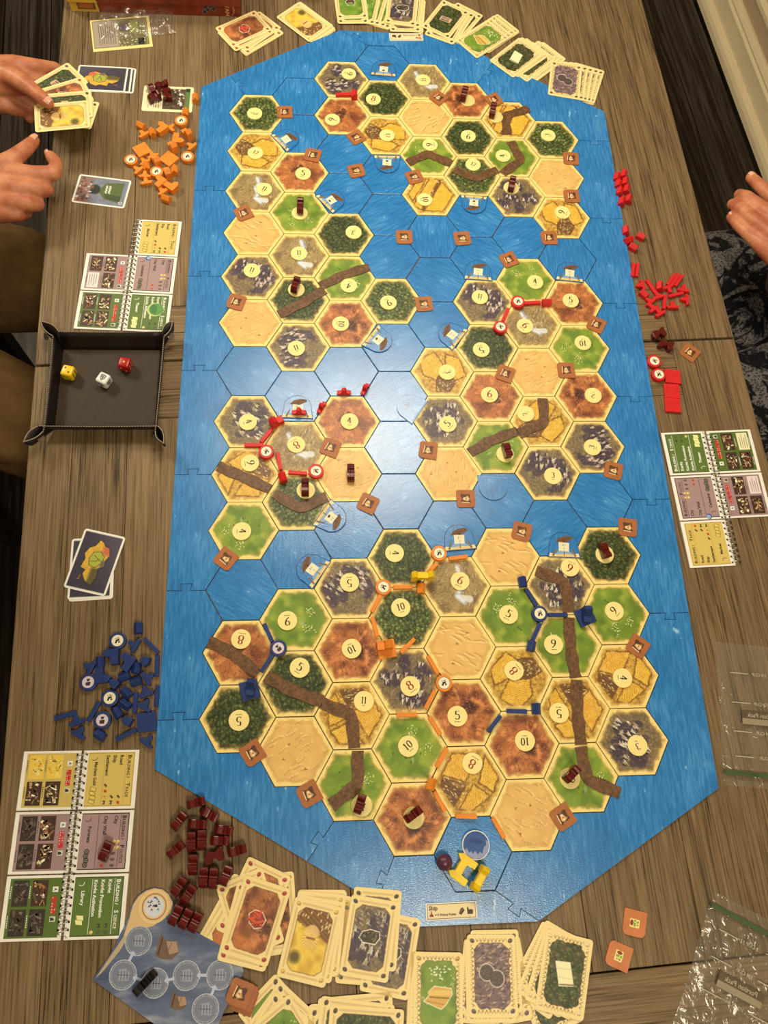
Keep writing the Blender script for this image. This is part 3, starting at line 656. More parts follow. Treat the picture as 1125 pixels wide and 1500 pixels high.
# ================================================================== table
TA = math.radians(3.0)
table = empty('dining_table', (0, 0, 0), TA)
tag(table, 'long grey-brown oak dining table with plank top under the game board', 'table')
def plank(x0, x1, y0, y1, cross=False, name='plank'):
    w, h = x1 - x0 - .0006, y1 - y0 - .0006
    me = boxm(name, h if cross else w, w if cross else h, -.032, 0, M['table'], .0009)
    if cross:   # long axis is the local y axis so that the grain follows it
        me2 = me; me = boxm(name, h, w, -.032, 0, M['table'], .0009)
    return ob(name, me, table, ((x0 + x1) / 2, (y0 + y1) / 2, TABLE), math.pi / 2 if cross else 0)
for ya, yb, ia, ib in ((-1.2515, -.4515, -1.2515, -.54), (-.4485, .35, -.36, .35)):
    for xa, xb in ((-.319, -.262), (-.262, -.19), (.597, .667), (.667, .696)): plank(xa, xb, ya, yb)
    for i in range(6): plank(-.19 + i * .787 / 6, -.19 + (i + 1) * .787 / 6, ia, ib)
for i, (xa, xb) in enumerate(((-.19, .2), (.2, .597))):
    for ya, yb in ((-.54, -.496), (-.496, -.4515), (-.4485, -.405), (-.405, -.36)): plank(xa, xb, ya, yb, True)
plank(-.319, .2, -1.40, -1.2530, True); plank(.2, .696, -1.40, -1.2530, True); plank(-.319, .696, .352, .50, True)
bm = bmesh.new(); box_bm(bm, -.30, .68, -1.38, .48, TABLE - .045, TABLE - .0325); ob('under_frame', bm_mesh('under_frame', bm, M['table']), table)
lg = boxm('table_leg', .09, .09, 0, TABLE - .045, M['table'], .004)
for x in (-.23, .61):
    for y in (-1.28, .38): ob('leg', lg, table, (x, y, 0))

# ================================================================== the board
hs = .079 / math.sqrt(3)
def cell(c, v): return c * 1.5 * hs, -v * .0395
LAND = {   # column: (v, terrain, token value or None)
 0: [(0, 'forest', 3), (2, 'wheat', 12), (4, 'gold', 11), (6, 'desert', 0), (8, 'mountain', 11), (10, 'desert', 0), (14, 'mountain', 4), (16, 'wheat', 9), (18, 'pasture', 4), (22, 'clay', 8), (24, 'forest', 5)],
 1: [(3, 'clay', 5), (5, 'pasture', -1), (7, 'gold', 11), (9, 'forest', -1), (11, 'mountain', 11), (15, 'gold', 8), (17, 'forest', -1), (21, 'pasture', 9), (23, 'forest', 5), (25, 'desert', 0)],
 2: [(-2, 'mountain', 9), (0, 'clay', 9), (6, 'forest', 3), (8, 'pasture', 4), (10, 'clay', 10), (14, 'clay', 4), (16, 'desert', 0), (20, 'mountain', 5), (22, 'clay', 10), (24, 'wheat', 11), (26, 'pasture', -1)],
 3: [(-1, 'forest', 8), (1, 'wheat', 12), (9, 'forest', 9), (19, 'forest', 4), (21, 'forest', 10), (23, 'mountain', 8), (25, 'pasture', 10), (27, 'clay', -1)],
 4: [(-2, 'gold', 11), (0, 'desert', 0), (2, 'pasture', 9), (4, 'wheat', 10), (12, 'wheat', 3), (14, 'mountain', 5), (16, 'desert', 0), (20, 'gold', 6), (22, 'desert', 0), (24, 'clay', 5), (26, 'wheat', 8)],
 5: [(-1, 'clay', -1), (1, 'forest', 9), (3, 'forest', 12), (9, 'mountain', 11), (11, 'forest', 5), (13, 'clay', 6), (15, 'pasture', -1), (19, 'desert', 0), (21, 'pasture', 5), (23, 'wheat', 8), (25, 'clay', 10), (27, 'desert', 0)],
 6: [(0, 'wheat', -1), (2, 'pasture', 4), (4, 'mountain', -1), (8, 'pasture', 4), (10, 'gold', 6), (12, 'desert', 0), (14, 'wheat', 2), (16, 'mountain', 3), (20, 'mountain', 6), (22, 'pasture', 9), (24, 'wheat', 5), (26, 'pasture', -1)],
 7: [(1, 'forest', 3), (3, 'desert', 0), (5, 'wheat', 9), (9, 'clay', 5), (11, 'pasture', 10), (13, 'clay', 2), (15, 'mountain', 3), (19, 'forest', -1), (21, 'pasture', 6), (23, 'wheat', 4), (25, 'mountain', 3)]}
RANGE = {0: (0, 24), 1: (-1, 25), 2: (-2, 26), 3: (-3, 27), 4: (-2, 28), 5: (-1, 27), 6: (0, 26), 7: (1, 25)}
TERR = {}
for c, l in LAND.items():
    for v, t, n in l: TERR[(c, v)] = (t, n)
DESC = {'forest': 'dark green forest', 'wheat': 'golden wheat field', 'clay': 'red-brown clay', 'mountain': 'grey mountain', 'pasture': 'bright green pasture', 'desert': 'plain sandy desert', 'gold': 'brown earth hex tile, pale river', 'sea': 'plain blue sea'}
VAR = {'forest': [p_forest, lambda p, R: p_forest(p, R, 1)], 'wheat': [lambda p, R: p_wheat(p, R, 0), lambda p, R: p_wheat(p, R, 1), lambda p, R: p_wheat(p, R, 2)], 'clay': [p_clay, p_clay],
       'mountain': [p_mountain, p_mountain, p_mountain], 'pasture': [p_pasture, p_pasture], 'desert': [p_desert, p_desert], 'gold': [p_gold, p_gold]}
HEX = {}
for t, fs in VAR.items():
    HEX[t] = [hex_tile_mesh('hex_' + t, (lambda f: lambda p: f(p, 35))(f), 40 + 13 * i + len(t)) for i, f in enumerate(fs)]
seah = [(INR / math.cos(math.pi / 6) * mm * math.cos(k * math.pi / 3), INR / math.cos(math.pi / 6) * mm * math.sin(k * math.pi / 3)) for k in range(6)]
SEAM = prism('hex_sea', seah, -(TOP - TABLE - .0001), 0, M['sea'], .0004, 1)
rnd = random.Random(5); cnt = {}; SHORT = {}
for c in range(8):
    a, b = RANGE[c]
    for i, v in enumerate(range(a, b + 1, 2)):
        t, n = TERR.get((c, v), ('sea', 0)); k = cnt.get(t, 0); cnt[t] = k + 1; x, y = cell(c, v)
        me = SEAM if t == 'sea' else HEX[t][(k * 7 + c) % len(HEX[t])]
        o = ob('hex_tile', me, None, (x + rnd.uniform(-.2, .2) * mm, y + rnd.uniform(-.2, .2) * mm, TOP), rnd.randrange(6) * math.pi / 3)
        if t == 'sea': o.rotation_euler.x, o.rotation_euler.y = math.radians(rnd.gauss(0, .35)) * .5, math.radians(rnd.gauss(0, .35)) * .5
        if t in ('gold',): o.rotation_euler.z = 0
        d = DESC[t] + (' hex tile' if t != 'gold' else '')
        tk = '' if n == 0 else (' with %s token' % NUM[n] if n > 0 else ' with maroon figure')
        pos = '%s down %s column from tray' % (ORD[i], ORD[c])
        tag(o, d + tk + ', ' + pos, 'hex tile', 'hex tiles of the board')
        SHORT[(c, v)] = ('%s tile %s down %s column' % ({'gold': 'river'}.get(t, t), ORD[i], ORD[c]))
def near_cell(x, y):
    best = min(((math.hypot(cell(c, v)[0] - x, cell(c, v)[1] - y), (c, v)) for c in range(8) for v in range(RANGE[c][0], RANGE[c][1] + 1, 2)))
    return best[1]
# ---- blue frame: the ring between the tiles and the outer outline, cut at its jigsaw seams
OUT = [(-.0925, .0535), (.1352, .1916), (.3085, .1870), (.5765, .0245), (.5775, -1.0448), (.3431, -1.1790), (.2045, -1.1790), (-.0945, -1.0034)]
edges = {}
K = lambda p: (round(p[0], 5), round(p[1], 5))
for c in range(8):
    for v in range(RANGE[c][0], RANGE[c][1] + 1, 2):
        x, y = cell(c, v); q = [K((x + hs * math.cos(k * math.pi / 3), y + hs * math.sin(k * math.pi / 3))) for k in range(6)]
        for k in range(6):
            e = (q[k], q[(k + 1) % 6])
            m = [f for f in edges if math.hypot(f[0][0] - e[1][0], f[0][1] - e[1][1]) < 1e-4 and math.hypot(f[1][0] - e[0][0], f[1][1] - e[0][1]) < 1e-4]
            if m: del edges[m[0]]
            else: edges[e] = 1
el = list(edges); loop = [el[0][0], el[0][1]]; el.pop(0)
while el:
    j = min(range(len(el)), key=lambda i: math.hypot(el[i][0][0] - loop[-1][0], el[i][0][1] - loop[-1][1])); e = el.pop(j)
    if math.hypot(e[1][0] - loop[0][0], e[1][1] - loop[0][1]) < 1e-4: break
    loop.append(e[1])
if sum(loop[i - 1][0] * loop[i][1] - loop[i][0] * loop[i - 1][1] for i in range(len(loop))) < 0: loop.reverse()
OUTC = OUT[::-1]     # counter clockwise
if sum(OUTC[i - 1][0] * OUTC[i][1] - OUTC[i][0] * OUTC[i - 1][1] for i in range(len(OUTC))) < 0: OUTC.reverse()
def per(p):
    best = None; acc = 0
    for i in range(len(OUTC)):
        a, b = Vector(OUTC[i]), Vector(OUTC[(i + 1) % len(OUTC)]); d = b - a; t = max(0, min(1, (Vector(p) - a).dot(d) / d.length_squared)); q = a + d * t
        e = (q - Vector(p)).length
        if best is None or e < best[0]: best = (e, acc + t * d.length, tuple(q))
        acc += d.length
    return best[1], best[2], acc
seams = []
def seam(inner, outer): i = min(range(len(loop)), key=lambda k: math.hypot(loop[k][0] - inner[0], loop[k][1] - inner[1])); s, q, tot = per(outer); seams.append((s, q, i))
for v in range(4, 25, 4): seam((-hs, -v * .0395), (-.0935, -v * .0395))
for v in range(1, 22, 4): seam((10.5 * hs + hs, -v * .0395), (.577, -v * .0395))
seam((-hs / 2, .0395), at(338, 111)); seam(at(535, 80), (.137, .1916)); seam(at(699, 117), at(722, 91))
seam(at(727, 1311), (.3440, -1.1785)); seam(at(577, 1259), at(552, 1323)); seam(at(487, 1200), at(448, 1266))
seams.sort(); TOT = per(OUTC[0])[2]
def seam_path(i):
    s, q, k = seams[i]; a, b = Vector(q), Vector(loop[k]); d = (b - a); L = d.length; d.normalize(); nrm = Vector((-d.y, d.x))
    if L < .026: return [tuple(a), tuple(b)]
    m = a + d * L * .5; w, W2, h = .005, .0075, .0085; sg = 1
    return [tuple(a), tuple(m - d * w), tuple(m - d * W2 + nrm * h * sg), tuple(m + d * W2 + nrm * h * sg), tuple(m + d * w), tuple(b)]
cum = []; acc = 0
for i in range(len(OUTC)): cum.append(acc); acc += (Vector(OUTC[(i + 1) % len(OUTC)]) - Vector(OUTC[i])).length
NS = len(seams); nl = len(loop)
for i in range(NS):
    j = (i + 1) % NS; s0, s1 = seams[i][0], seams[j][0]; e1 = s1 if s1 > s0 else s1 + TOT
    mid = sorted([(c + t, OUTC[n]) for n, c in enumerate(cum) for t in (0, TOT) if s0 + 1e-4 < c + t < e1 - 1e-4])
    pth = [p for _, p in mid]; P1 = seam_path(j); P0 = seam_path(i)[::-1]
    inner = []; k = seams[j][2]
    while k != seams[i][2]: inner.append(loop[k]); k = (k - 1) % nl
    poly = pth + P1[:-1] + inner + P0[:1] + P0[1:]
    cx = sum(p[0] for p in poly) / len(poly); cy = sum(p[1] for p in poly) / len(poly)
    cl = []
    for p in poly:
        if not cl or math.hypot(p[0] - cl[-1][0], p[1] - cl[-1][1]) > 1e-4: cl.append(p)
    # pull the outline in a little so that a thin dark joint stays between neighbours
    n = len(cl); sh = []
    for q in range(n):
        a, b, c2 = Vector(cl[q - 1]), Vector(cl[q]), Vector(cl[(q + 1) % n]); n1 = Vector((-(b - a).y, (b - a).x)).normalized(); n2 = Vector((-(c2 - b).y, (c2 - b).x)).normalized()
        nn = n1 + n2; l_ = max(nn.length, .6); sh.append(tuple(b + nn / l_ * .0006))
    bmf = prism_bm([(p[0] - cx, p[1] - cy) for p in sh], -(TOP - TABLE - .0001), 0)
    bmf.normal_update(); bmesh.ops.triangulate(bmf, faces=[f for f in bmf.faces if len(f.verts) > 4], ngon_method='EAR_CLIP')
    o = ob('frame_piece', bm_mesh('frame_piece', bmf, M['sea']), None, (cx, cy, TOP))
    side = 'tray side' if cx < .0 else ('hand side' if cx > .45 else ('game box end' if cy > 0 else 'card fan end'))
    tag(o, 'blue sea border piece, %s around the rim along the %s of the board' % (ORD[i], {'tray side': 'tray side', 'hand side': 'panelled wall side', 'game box end': 'game box end', 'card fan end': 'blue card end'}[side]), 'board frame', 'frame pieces')

# ---- brown trail strips
TRAILS = [[(775, 160), (740, 170), (743, 197)], [(748, 208), (763, 235), (736, 255)], [(597, 239), (626, 226), (661, 240)], [(665, 249), (698, 262), (729, 249)], [(470, 420), (505, 403), (541, 392)],
 [(408, 461), (440, 446), (475, 425)], [(795, 584), (797, 619), (759, 636)], [(688, 664), (722, 645), (758, 632)], [(319, 683), (352, 697), (396, 717)], [(403, 723), (438, 745), (479, 728)], [(785, 836), (827, 852), (833, 897)],
 [(833, 905), (836, 950), (843, 993)], [(844, 996), (846, 1045), (851, 1091)], [(850, 1094), (860, 1142), (908, 1162)], [(305, 941), (340, 957), (377, 988)], [(390, 990), (430, 1012), (473, 1027)], [(471, 1030), (515, 1047), (519, 1096)], [(524, 1100), (524, 1150), (485, 1180)]]
TR_W = []
for k, pl in enumerate(TRAILS):
    pts = [Vector(at(u, v)) for u, v in pl]; S = []
    for i in range(25):
        t = i / 24; a, b, c2 = pts; bend = (b - (a + c2) / 2).length
        if bend < .012: q = a * (1 - t) ** 2 + (2 * b - (a + c2) / 2) * 2 * t * (1 - t) + c2 * t * t
        else:
            q = a.lerp(b, t * 2) if t < .5 else b.lerp(c2, t * 2 - 1)
        S.append(q)
    S2 = S[:]
    for it in range(2): S2 = [S2[0]] + [(S2[i - 1] + S2[i] * 2 + S2[i + 1]) / 4 for i in range(1, 24)] + [S2[24]]
    TR_W.append(S2); cx, cy = S2[12]; L_, R_ = [], []; rr = random.Random(k)
    ph = rr.uniform(0, 6)
    for i, q in enumerate(S2):
        d = (S2[min(i + 1, 24)] - S2[max(i - 1, 0)]).normalized(); nn = Vector((-d.y, d.x)); w = .0074
        L_.append(q + nn * (w + .0007 * math.sin(i * .7 + ph))); R_.append(q - nn * (w + .0007 * math.sin(i * .6 + ph + 2)))
    out = L_ + R_[::-1]
    if sum(out[i - 1].x * out[i].y - out[i].x * out[i - 1].y for i in range(len(out))) < 0: out.reverse()
    o = ob('trail_strip', prism('trail_strip', [(p.x - cx, p.y - cy) for p in out], 0, .0012, M['trail'], .0003, 1), None, (cx, cy, TOP + .0001))
    tag(o, 'dark brown %s trail strip across %s' % ('bent' if (pts[1] - (pts[0] + pts[2]) / 2).length > .012 else 'straight', SHORT[near_cell(cx, cy)]), 'trail strip', 'brown trail strips')
def on_trail(x, y, r): return any((q - Vector((x, y))).length < r + .006 for S in TR_W for q in S)

# ---- number tokens
tok_me = prism('number_token', circ(.0122, 36), 0, .002, M['cream'], .0003, 1)
TOK = [(373,166,3,100),(374,224,12,20),(387,277,11,25),(444,254,5,10),(511,108,9,100),(487,175,9,-80),(547,145,8,15),(567,198,12,90),(620,117,11,92),(686,199,9,188),(803,198,3,-85),(630,212,9,-100),(737,228,4,-110),(693,241,12,20),(622,292,10,80),(824,311,9,-75),
 (518,340,3,195),(438,371,11,0),(369,396,11,15),(511,418,4,200),(569,443,9,150),(499,474,10,95),(434,510,11,-15),(703,435,11,10),(784,413,4,0),(836,440,5,8),(769,477,6,40),(705,512,5,165),(854,502,10,180),(655,545,3,70),(717,578,6,0),(869,579,2,195),(656,621,5,-40),(770,606,2,-130),(868,655,3,-80),(810,697,3,5),
 (363,618,4,65),(366,678,9,80),(434,651,8,150),(512,617,4,0),(354,778,4,90),(512,853,5,176),(578,810,4,88),(674,851,6,22),(587,890,10,-15),(421,909,9,175),(439,978,5,30),(353,936,8,190),(515,950,10,155),(533,1027,11,5),(350,1055,5,176),(601,1005,8,-35),(598,1093,10,-42),(670,1049,5,0),(692,1118,8,-148),(769,1085,10,180),(753,982,8,-130),(745,900,5,30),(811,944,9,0),(835,831,6,205),(900,895,9,-50),(912,993,4,90),(819,1044,5,180),(934,1092,3,160),
 (439,312,0,0),(434,424,0,0),(685,147,0,0),(726,171,0,0),(749,275,0,0),(448,718,0,0),(740,665,0,0),(886,812,0,0),(530,1180,10,200),(606,1198,0,0),(835,1140,9,120)]
HT = {2: 7.5, 12: 7.5, 3: 8.5, 11: 8.5, 4: 9.5, 10: 9.5, 5: 11, 9: 11, 6: 12, 8: 12}
num_me = {}
for u, v, n, r in TOK:
    x, y = at(u, v, TOP + .002); z = TOP + (.0013 if on_trail(x, y, .0105) else .0001)
    o = ob('number_token', tok_me, None, (x, y, z), yaw_deg(u, v, -r))
    sh = SHORT[near_cell(x, y)]
    if n:
        if n not in num_me:
            k = Ink(); col = (150, 36, 24) if n in (6, 8) else (34, 28, 20); h = HT[n]; k.number(n, 0, 1.2, h, 0, col)
            pips = 6 - abs(7 - n)
            for i in range(pips): k.disc((i - (pips - 1) / 2) * 1.9, -h * .5 - 1.0, .62, col, 2, 8)
            num_me[n] = k.mesh('numeral')
        ob('numeral', num_me[n], o, (0, 0, .002))
        tag(o, 'round cream number token reading %s on %s' % (NUM[n], sh), 'number token', 'number tokens')
    else: tag(o, 'round cream token under a maroon figure on %s' % sh, 'number token', 'number tokens')

# ---- brown square chits
CHIT = [(417,165,0,0),(458,228,-12,0),(522,202,25,1),(522,251,10,1),(357,313,20,0),(607,260,15,1),(642,144,-35,0),(723,147,20,0),(836,233,-5,0),(837,288,0,0),(592,348,0,1),(677,350,5,1),(804,349,0,0),(745,381,20,0),(621,446,5,1),(346,443,-15,0),(873,476,-25,0),(740,548,-20,0),(829,543,0,0),(484,656,-20,0),(627,660,-8,0),(539,738,-25,0),(898,690,-15,1),(764,779,-15,1),(919,773,-8,1),(682,731,0,1),(331,819,-35,1),(370,1103,35,0),(453,1163,30,0),(824,1197,35,0),(934,947,-35,1)]
def chit_mesh():
    return prism('square_chit', [(x * mm, y * mm) for x, y in rrect(25, 25, [2.0, 4.2, 5.0, .9])], 0, .0016, M['chit'], .0003, 1)
CH_ME = chit_mesh()
k = Ink(); k.poly([(-6, 5), (-5, 7), (0, 5), (4, 7), (7, 6), (6, 0), (7, -5), (2, -6), (-1, -5), (-5, -7), (-7, -5), (-5, 0)], (84, 50, 30), 0)
k.poly([(-2, 4), (1, 4), (5, -3), (-1, -5), (-4, -3)], (212, 160, 104), 1); k.poly([(-1, 3), (1, 3), (1, -4), (-2, -3)], (238, 206, 150), 2); k.line(2, 3, 4, -3, .9, (92, 54, 30), 2); k.line(-5, 6, -6, -5, 1.2, (230, 190, 136), 2); k.line(-3.5, 3, -4.5, -4, .9, (60, 34, 22), 2); k.disc(0, -.5, 1.3, (180, 120, 70), 3, 10)
CH_IC = k.mesh('emblem')
seen = {}
for u, v, a, q in CHIT:
    x, y = at(u, v); z = TOP + .0001
    for tu, tv, n, r in TOK:
        tx, ty = at(tu, tv, TOP + .002)
        if math.hypot(tx - x, ty - y) < .024: z = TOP + .0022
    if on_trail(x, y, .009): z = max(z, TOP + .0014)
    o = ob('square_chit', CH_ME, None, (x, y, z), yaw_deg(u, v, a) + (math.pi / 2 if q else 0)); ob('emblem', CH_IC, o, (0, 0, .0016))
    sh = SHORT[near_cell(x, y)]; cx, cy = cell(*near_cell(x, y)); w = 'lower' if y < cy else 'upper'
    side = ('upper ' if y > cy else 'lower ') + ('tray-side corner' if x < cx else 'wall-side corner')
    tag(o, 'brown square chit on %s of %s' % (side, sh), 'chit', 'brown square chits')
x, y = at(1010, 517, TABLE); o = ob('square_chit', CH_ME, None, (x, y, TABLE + .0001), yaw_deg(1010, 517, -35)); ob('emblem', CH_IC, o, (0, 0, .0016)); tag(o, 'brown square chit lying on the bare table by the red squares', 'chit', 'brown square chits')
for i in range(4):
    x, y = at(354 - i * .6 + (4 if i < 3 else 0), 1465 - i * 4, TABLE); o = ob('square_chit', CH_ME, None, (x, y, TABLE + .0001 + i * .00165), yaw_deg(352, 1465, -22)); ob('emblem', CH_IC, o, (0, 0, .0016))
    tag(o, 'brown square chit, %s from the bottom of the pile beside the ship-track board' % ORD[i], 'chit', 'brown square chits')
k = Ink(); k.rect(-5.5, -4.5, 5.5, 4.5, (240, 220, 130), 0); k.disc(-3.4, 0, 1.9, (150, 40, 36), 1, 10, 3.2); k.rect(-1.2, -3.5, 1.4, 3.5, (130, 160, 60), 1); k.disc(3.3, 1.5, 1.3, (176, 120, 60), 1, 8); k.disc(3.3, -1.6, 1.3, (206, 150, 70), 1, 8); k.line(-5.5, 4.2, 5.5, 4.2, .5, (200, 170, 90), 1); k.disc(.1, 1, 1, (200, 210, 120), 2, 8)
FO = k.mesh('emblem'); FOM = prism('food_chit', [(x * mm, y * mm) for x, y in rrect(26, 27, [.8, .8, 5.5, 5.5])], 0, .0016, simple('orange_card', (196, 112, 60), .5), .0003, 1)
for (u, v, a), lb in (((929, 1352, -15), 'orange chit with food picture lying wide way up nearer the board tip'), ((906, 1400, -105), 'orange chit with food picture turned on its side beside the paper cards')):
    x, y = at(u, v, TABLE); o = ob('food_chit', FOM, None, (x, y, TABLE + .0001), yaw_deg(u, v, a)); ob('emblem', FO, o, (0, 0, .0016)); tag(o, lb, 'chit', 'orange food chits')

# ---- harbour tokens (land edge along local y = 0, sea side +y)
hp = [(-22, 0), (22, 0), (19.5, 14)] + [(19.5 * math.cos(t), 16 + 19 * math.sin(t)) for t in [math.pi * i / 14 for i in range(1, 14)]] + [(-19.5, 14)]
HPT = hp; HB = prism('harbour_token', [(x * mm, (y - 17) * mm) for x, y in hp], 0, .0016, M['sea'], .0003, 1)
def harbour_ink(txt, plain):
    k = Ink(); Y = -17
    if plain:  # pale, sparse print paints in the lamp glare on these tokens
        k.text('3:1', 0, 2, 7, 0, (120, 110, 130), 1, center=True); k.poly([(-19, Y + 1), (19, Y + 1), (18, Y + 2), (-18, Y + 2)], (120, 150, 178), 0); return k.mesh('printing')
    for (xa, ya), (xb, yb) in zip(hp, hp[1:] + hp[:1]): k.line(xa * .985, Y + ya * .985 + .25, xb * .985, Y + yb * .985 + .25, .7, (24, 70, 112), 1)
    k.poly([(-20.5, Y + .8), (20.5, Y + .8), (19, Y + 6), (11, Y + 4), (4, Y + 6.5), (-4, Y + 5.5), (-11, Y + 4), (-19, Y + 6)], (238, 206, 130), 0); k.poly([(-13, Y + 4), (13, Y + 4), (7, Y + 9), (-7, Y + 9)], (128, 158, 178), 1); k.poly([(-15, Y + .8), (15, Y + .8), (11, Y + 4), (3, Y + 5), (-6, Y + 4.4)], (222, 184, 108), 2)
    for sx in (-1, 1):
        k.line(sx * 15, Y + 1.5, sx * 10.5, Y + 12, 2.8, (150, 108, 62), 2, 1.8); k.line(sx * 15.8, Y + 1.5, sx * 11.2, Y + 12, .7, (76, 52, 32), 3)
    k.poly([(-11, Y + 21), (-6, Y + 27), (4, Y + 30), (12, Y + 29), (13, Y + 26), (6, Y + 22), (0, Y + 19)], (110, 74, 46), 2); k.line(-9, Y + 22, 11, Y + 28, .8, (60, 40, 26), 3); k.line(0, Y + 2, 1, Y + 24, .9, (80, 54, 34), 2)
    k.poly([(-7, Y + 9), (6.5, Y + 8), (7.5, Y + 20), (-6.5, Y + 21)], (228, 212, 168), 3)
    k.text(txt, 0, Y + 15.4, 4.2, 0, (50, 40, 30), 4, center=True)
    if txt == '3:1': k.text('?', 0, Y + 9.6, 5.5, 0, (50, 40, 30), 4, center=True)
    else: k.disc(0, Y + 11.6, 2.4, (66, 48, 36), 4, 10, 1.7)
    return k.mesh('printing')
HI = {('2:1', 0): harbour_ink('2:1', 0), ('3:1', 0): harbour_ink('3:1', 0), ('3:1', 1): harbour_ink('3:1', 1)}
# (pixel, direction of the land in the picture: degrees counter-clockwise from +x)
HARB = [(562,101,-93,'2:1',0),(421,204,210,'3:1',0),(567,241,92,'2:1',0),(487,293,212,'2:1',0),(694,300,90,'2:1',0),(700,397,-90,'3:1',0),(834,399,-90,'3:1',0),(660,490,-32,'3:1',0),(556,500,148,'2:1',0),(600,596,-30,'3:1',1),(436,597,-93,'3:1',0),(722,715,90,'3:1',1),(672,788,-82,'3:1',0),(825,799,-86,'3:1',0),(487,760,148,'2:1',0),(455,833,-32,'3:1',0)]
for u, v, d, t, pl in HARB:
    x, y = at(u, v); o = ob('harbour_token', HB, None, (x, y, TOP + .0001), yaw_deg(u, v, d) + math.pi / 2); ob('printing', HI[(t, pl)], o, (0, 0, .0016))
    tag(o, '%s harbour token on %s' % ('glare-pale blue' if pl else 'rounded blue sailing boat', SHORT[near_cell(x, y)]), 'harbour token', 'harbour tokens')
for (u, v, a), lb in (((661, 1334, 3), 'cream victory points plate on the blue border beside the yellow pieces'), ((595, 55, 180), 'cream victory points plate on the border end by the game box')):
    x, y = at(u, v); o = ob('rule_plate', boxm('rule_plate', .058, .0175, 0, .0016, M['white'], .0004), None, (x, y, TOP + .0001), yaw_deg(u, v, a))
    k = Ink()
    for q in ((-27.5, 7.6, 27.5, 7.0), (-27.5, -7.0, 27.5, -7.6), (-27.5, -7.6, -26.9, 7.6), (26.9, -7.6, 27.5, 7.6)): k.rect(*q, (96, 70, 36), 1)
    k.rect(-26.9, -7, 26.9, 7, (232, 206, 150), 0); k.text('Ship', -25.5, 1.6, 6, 0, (60, 40, 26), 2, bold=.03); k.text('= 0 Victory Points', -18.8, -4.4, 3.2, 0, (30, 22, 16), 2, bold=.04)
    k.poly([(-25, -5), (-20, -5), (-21, -2.6), (-22, -2.4), (-22.4, .6), (-23.4, .6), (-23.4, -2.4), (-24.6, -2.6)], (140, 34, 26), 2); k.poly([(8, -3), (11, -4.5), (15, 0), (13, 3), (10.5, 2)], (66, 42, 30), 2); k.line(9, -2, 13.5, 2, .8, (150, 100, 60), 3); k.poly([(18, -4), (24, -4), (24.5, 0), (22, 1), (20, .5), (18.5, 4), (17.6, 2)], (60, 46, 36), 2); k.text('2x', 19.5, -6.4, 2, 0, (40, 30, 22), 2)
    ob('printing', k.mesh('printing'), o, (0, 0, .0016)); tag(o, lb, 'plate', 'rule plates')

# ================================================================== wooden playing pieces
Z = lambda L: [(x * mm, z * mm) for x, z in L]
HOUSE = Z([(-5, 0), (5, 0), (5, 7), (0, 12), (-5, 7)])
CITY = Z([(-9.5, 0), (9.5, 0), (9.5, 14), (4.7, 19), (0, 14), (0, 9), (-9.5, 9)])
SHIP = Z([(-10, 3.6), (-7.6, 0), (7.6, 0), (10, 3.6), (8.5, 4.6), (3, 4.3), (2.6, 11.5), (0, 13.4), (-2.6, 11.5), (-3, 4.3), (-8.5, 4.6)])
ANIM = Z([(x * 1.13, z * 1.08) for x, z in [(-9.2, 0), (-4.2, 0), (-3.6, 3), (-2, 5), (1.4, 5), (2.8, 3), (3.4, 0), (8.6, 0), (9.2, 4), (8, 7), (9.6, 9.3), (10, 12.6), (7.4, 13.7), (4.6, 12.7), (3.6, 10), (1.6, 9.2), (-1, 11.6), (-5.6, 12.2), (-8.8, 9.2), (-10, 4)]])
def hexp(r): return [(r * math.cos(k * math.pi / 3), r * math.sin(k * math.pi / 3)) for k in range(6)]
_pm = {}
def piece_mesh(kind, col, flat):
    k = (kind, col, flat)
    if k in _pm: return _pm[k]
    m = M[col]; nm = kind
    if kind == 'road_stick': me = boxm(nm, .025, .005, 0, .005, m, .0004)
    elif kind == 'wall_square': me = boxm(nm, .0225, .0225, 0, .0042, m, .0005)
    elif kind == 'house':
        me = side_prism(nm, HOUSE, .013, m, .0004, not flat)
        if not flat: me.transform(Matrix.Rotation(math.pi / 2, 4, 'Z'))     # ridge along local x
    elif kind == 'city': me = side_prism(nm, CITY, .0098, m, .0004, not flat)
    elif kind == 'ship': me = side_prism(nm, SHIP, .0062, m, .0007, not flat)
    elif kind == 'figure': me = side_prism(nm, ANIM, .0096, m, .0008, not flat)
    elif kind == 'knight_disc': me = prism(nm, circ(.0102, 32), 0, .0068, m, .0008)
    _pm[k] = me; return me
DIM = {'road_stick': (25, 5, 5), 'wall_square': (22.5, 22.5, 4.2), 'house': (13, 10, 12), 'city': (19, 9.8, 19), 'ship': (20, 6.2, 13.4), 'figure': (22.6, 9.6, 14.8), 'knight_disc': (20.4, 20.4, 6.8)}
FDIM = {'house': (10, 12, 13), 'city': (19, 19, 9.8), 'ship': (20, 13.4, 6.2), 'figure': (22.6, 14.8, 9.6)}
def dims(kind, flat): return [q * mm for q in (FDIM[kind] if flat else DIM[kind])]
k = Ink(); k.disc(0, 0, 7.4, (236, 220, 178), 0, 24); k.ring(0, 0, 7.4, .5, (120, 110, 104), 1); k.poly([(-3, -3), (-1, -3.5), (0, -1), (2, -3), (3.4, -2), (2, 1), (3, 3), (0, 4), (-1, 2), (-3, 3.4), (-2, 0)], (44, 40, 32), 2); k.line(-3, 1, 2.6, 3, .8, (236, 220, 178), 3); k.disc(1, -1, .7, (236, 220, 178), 3, 8)
STICKER = k.mesh('sticker')
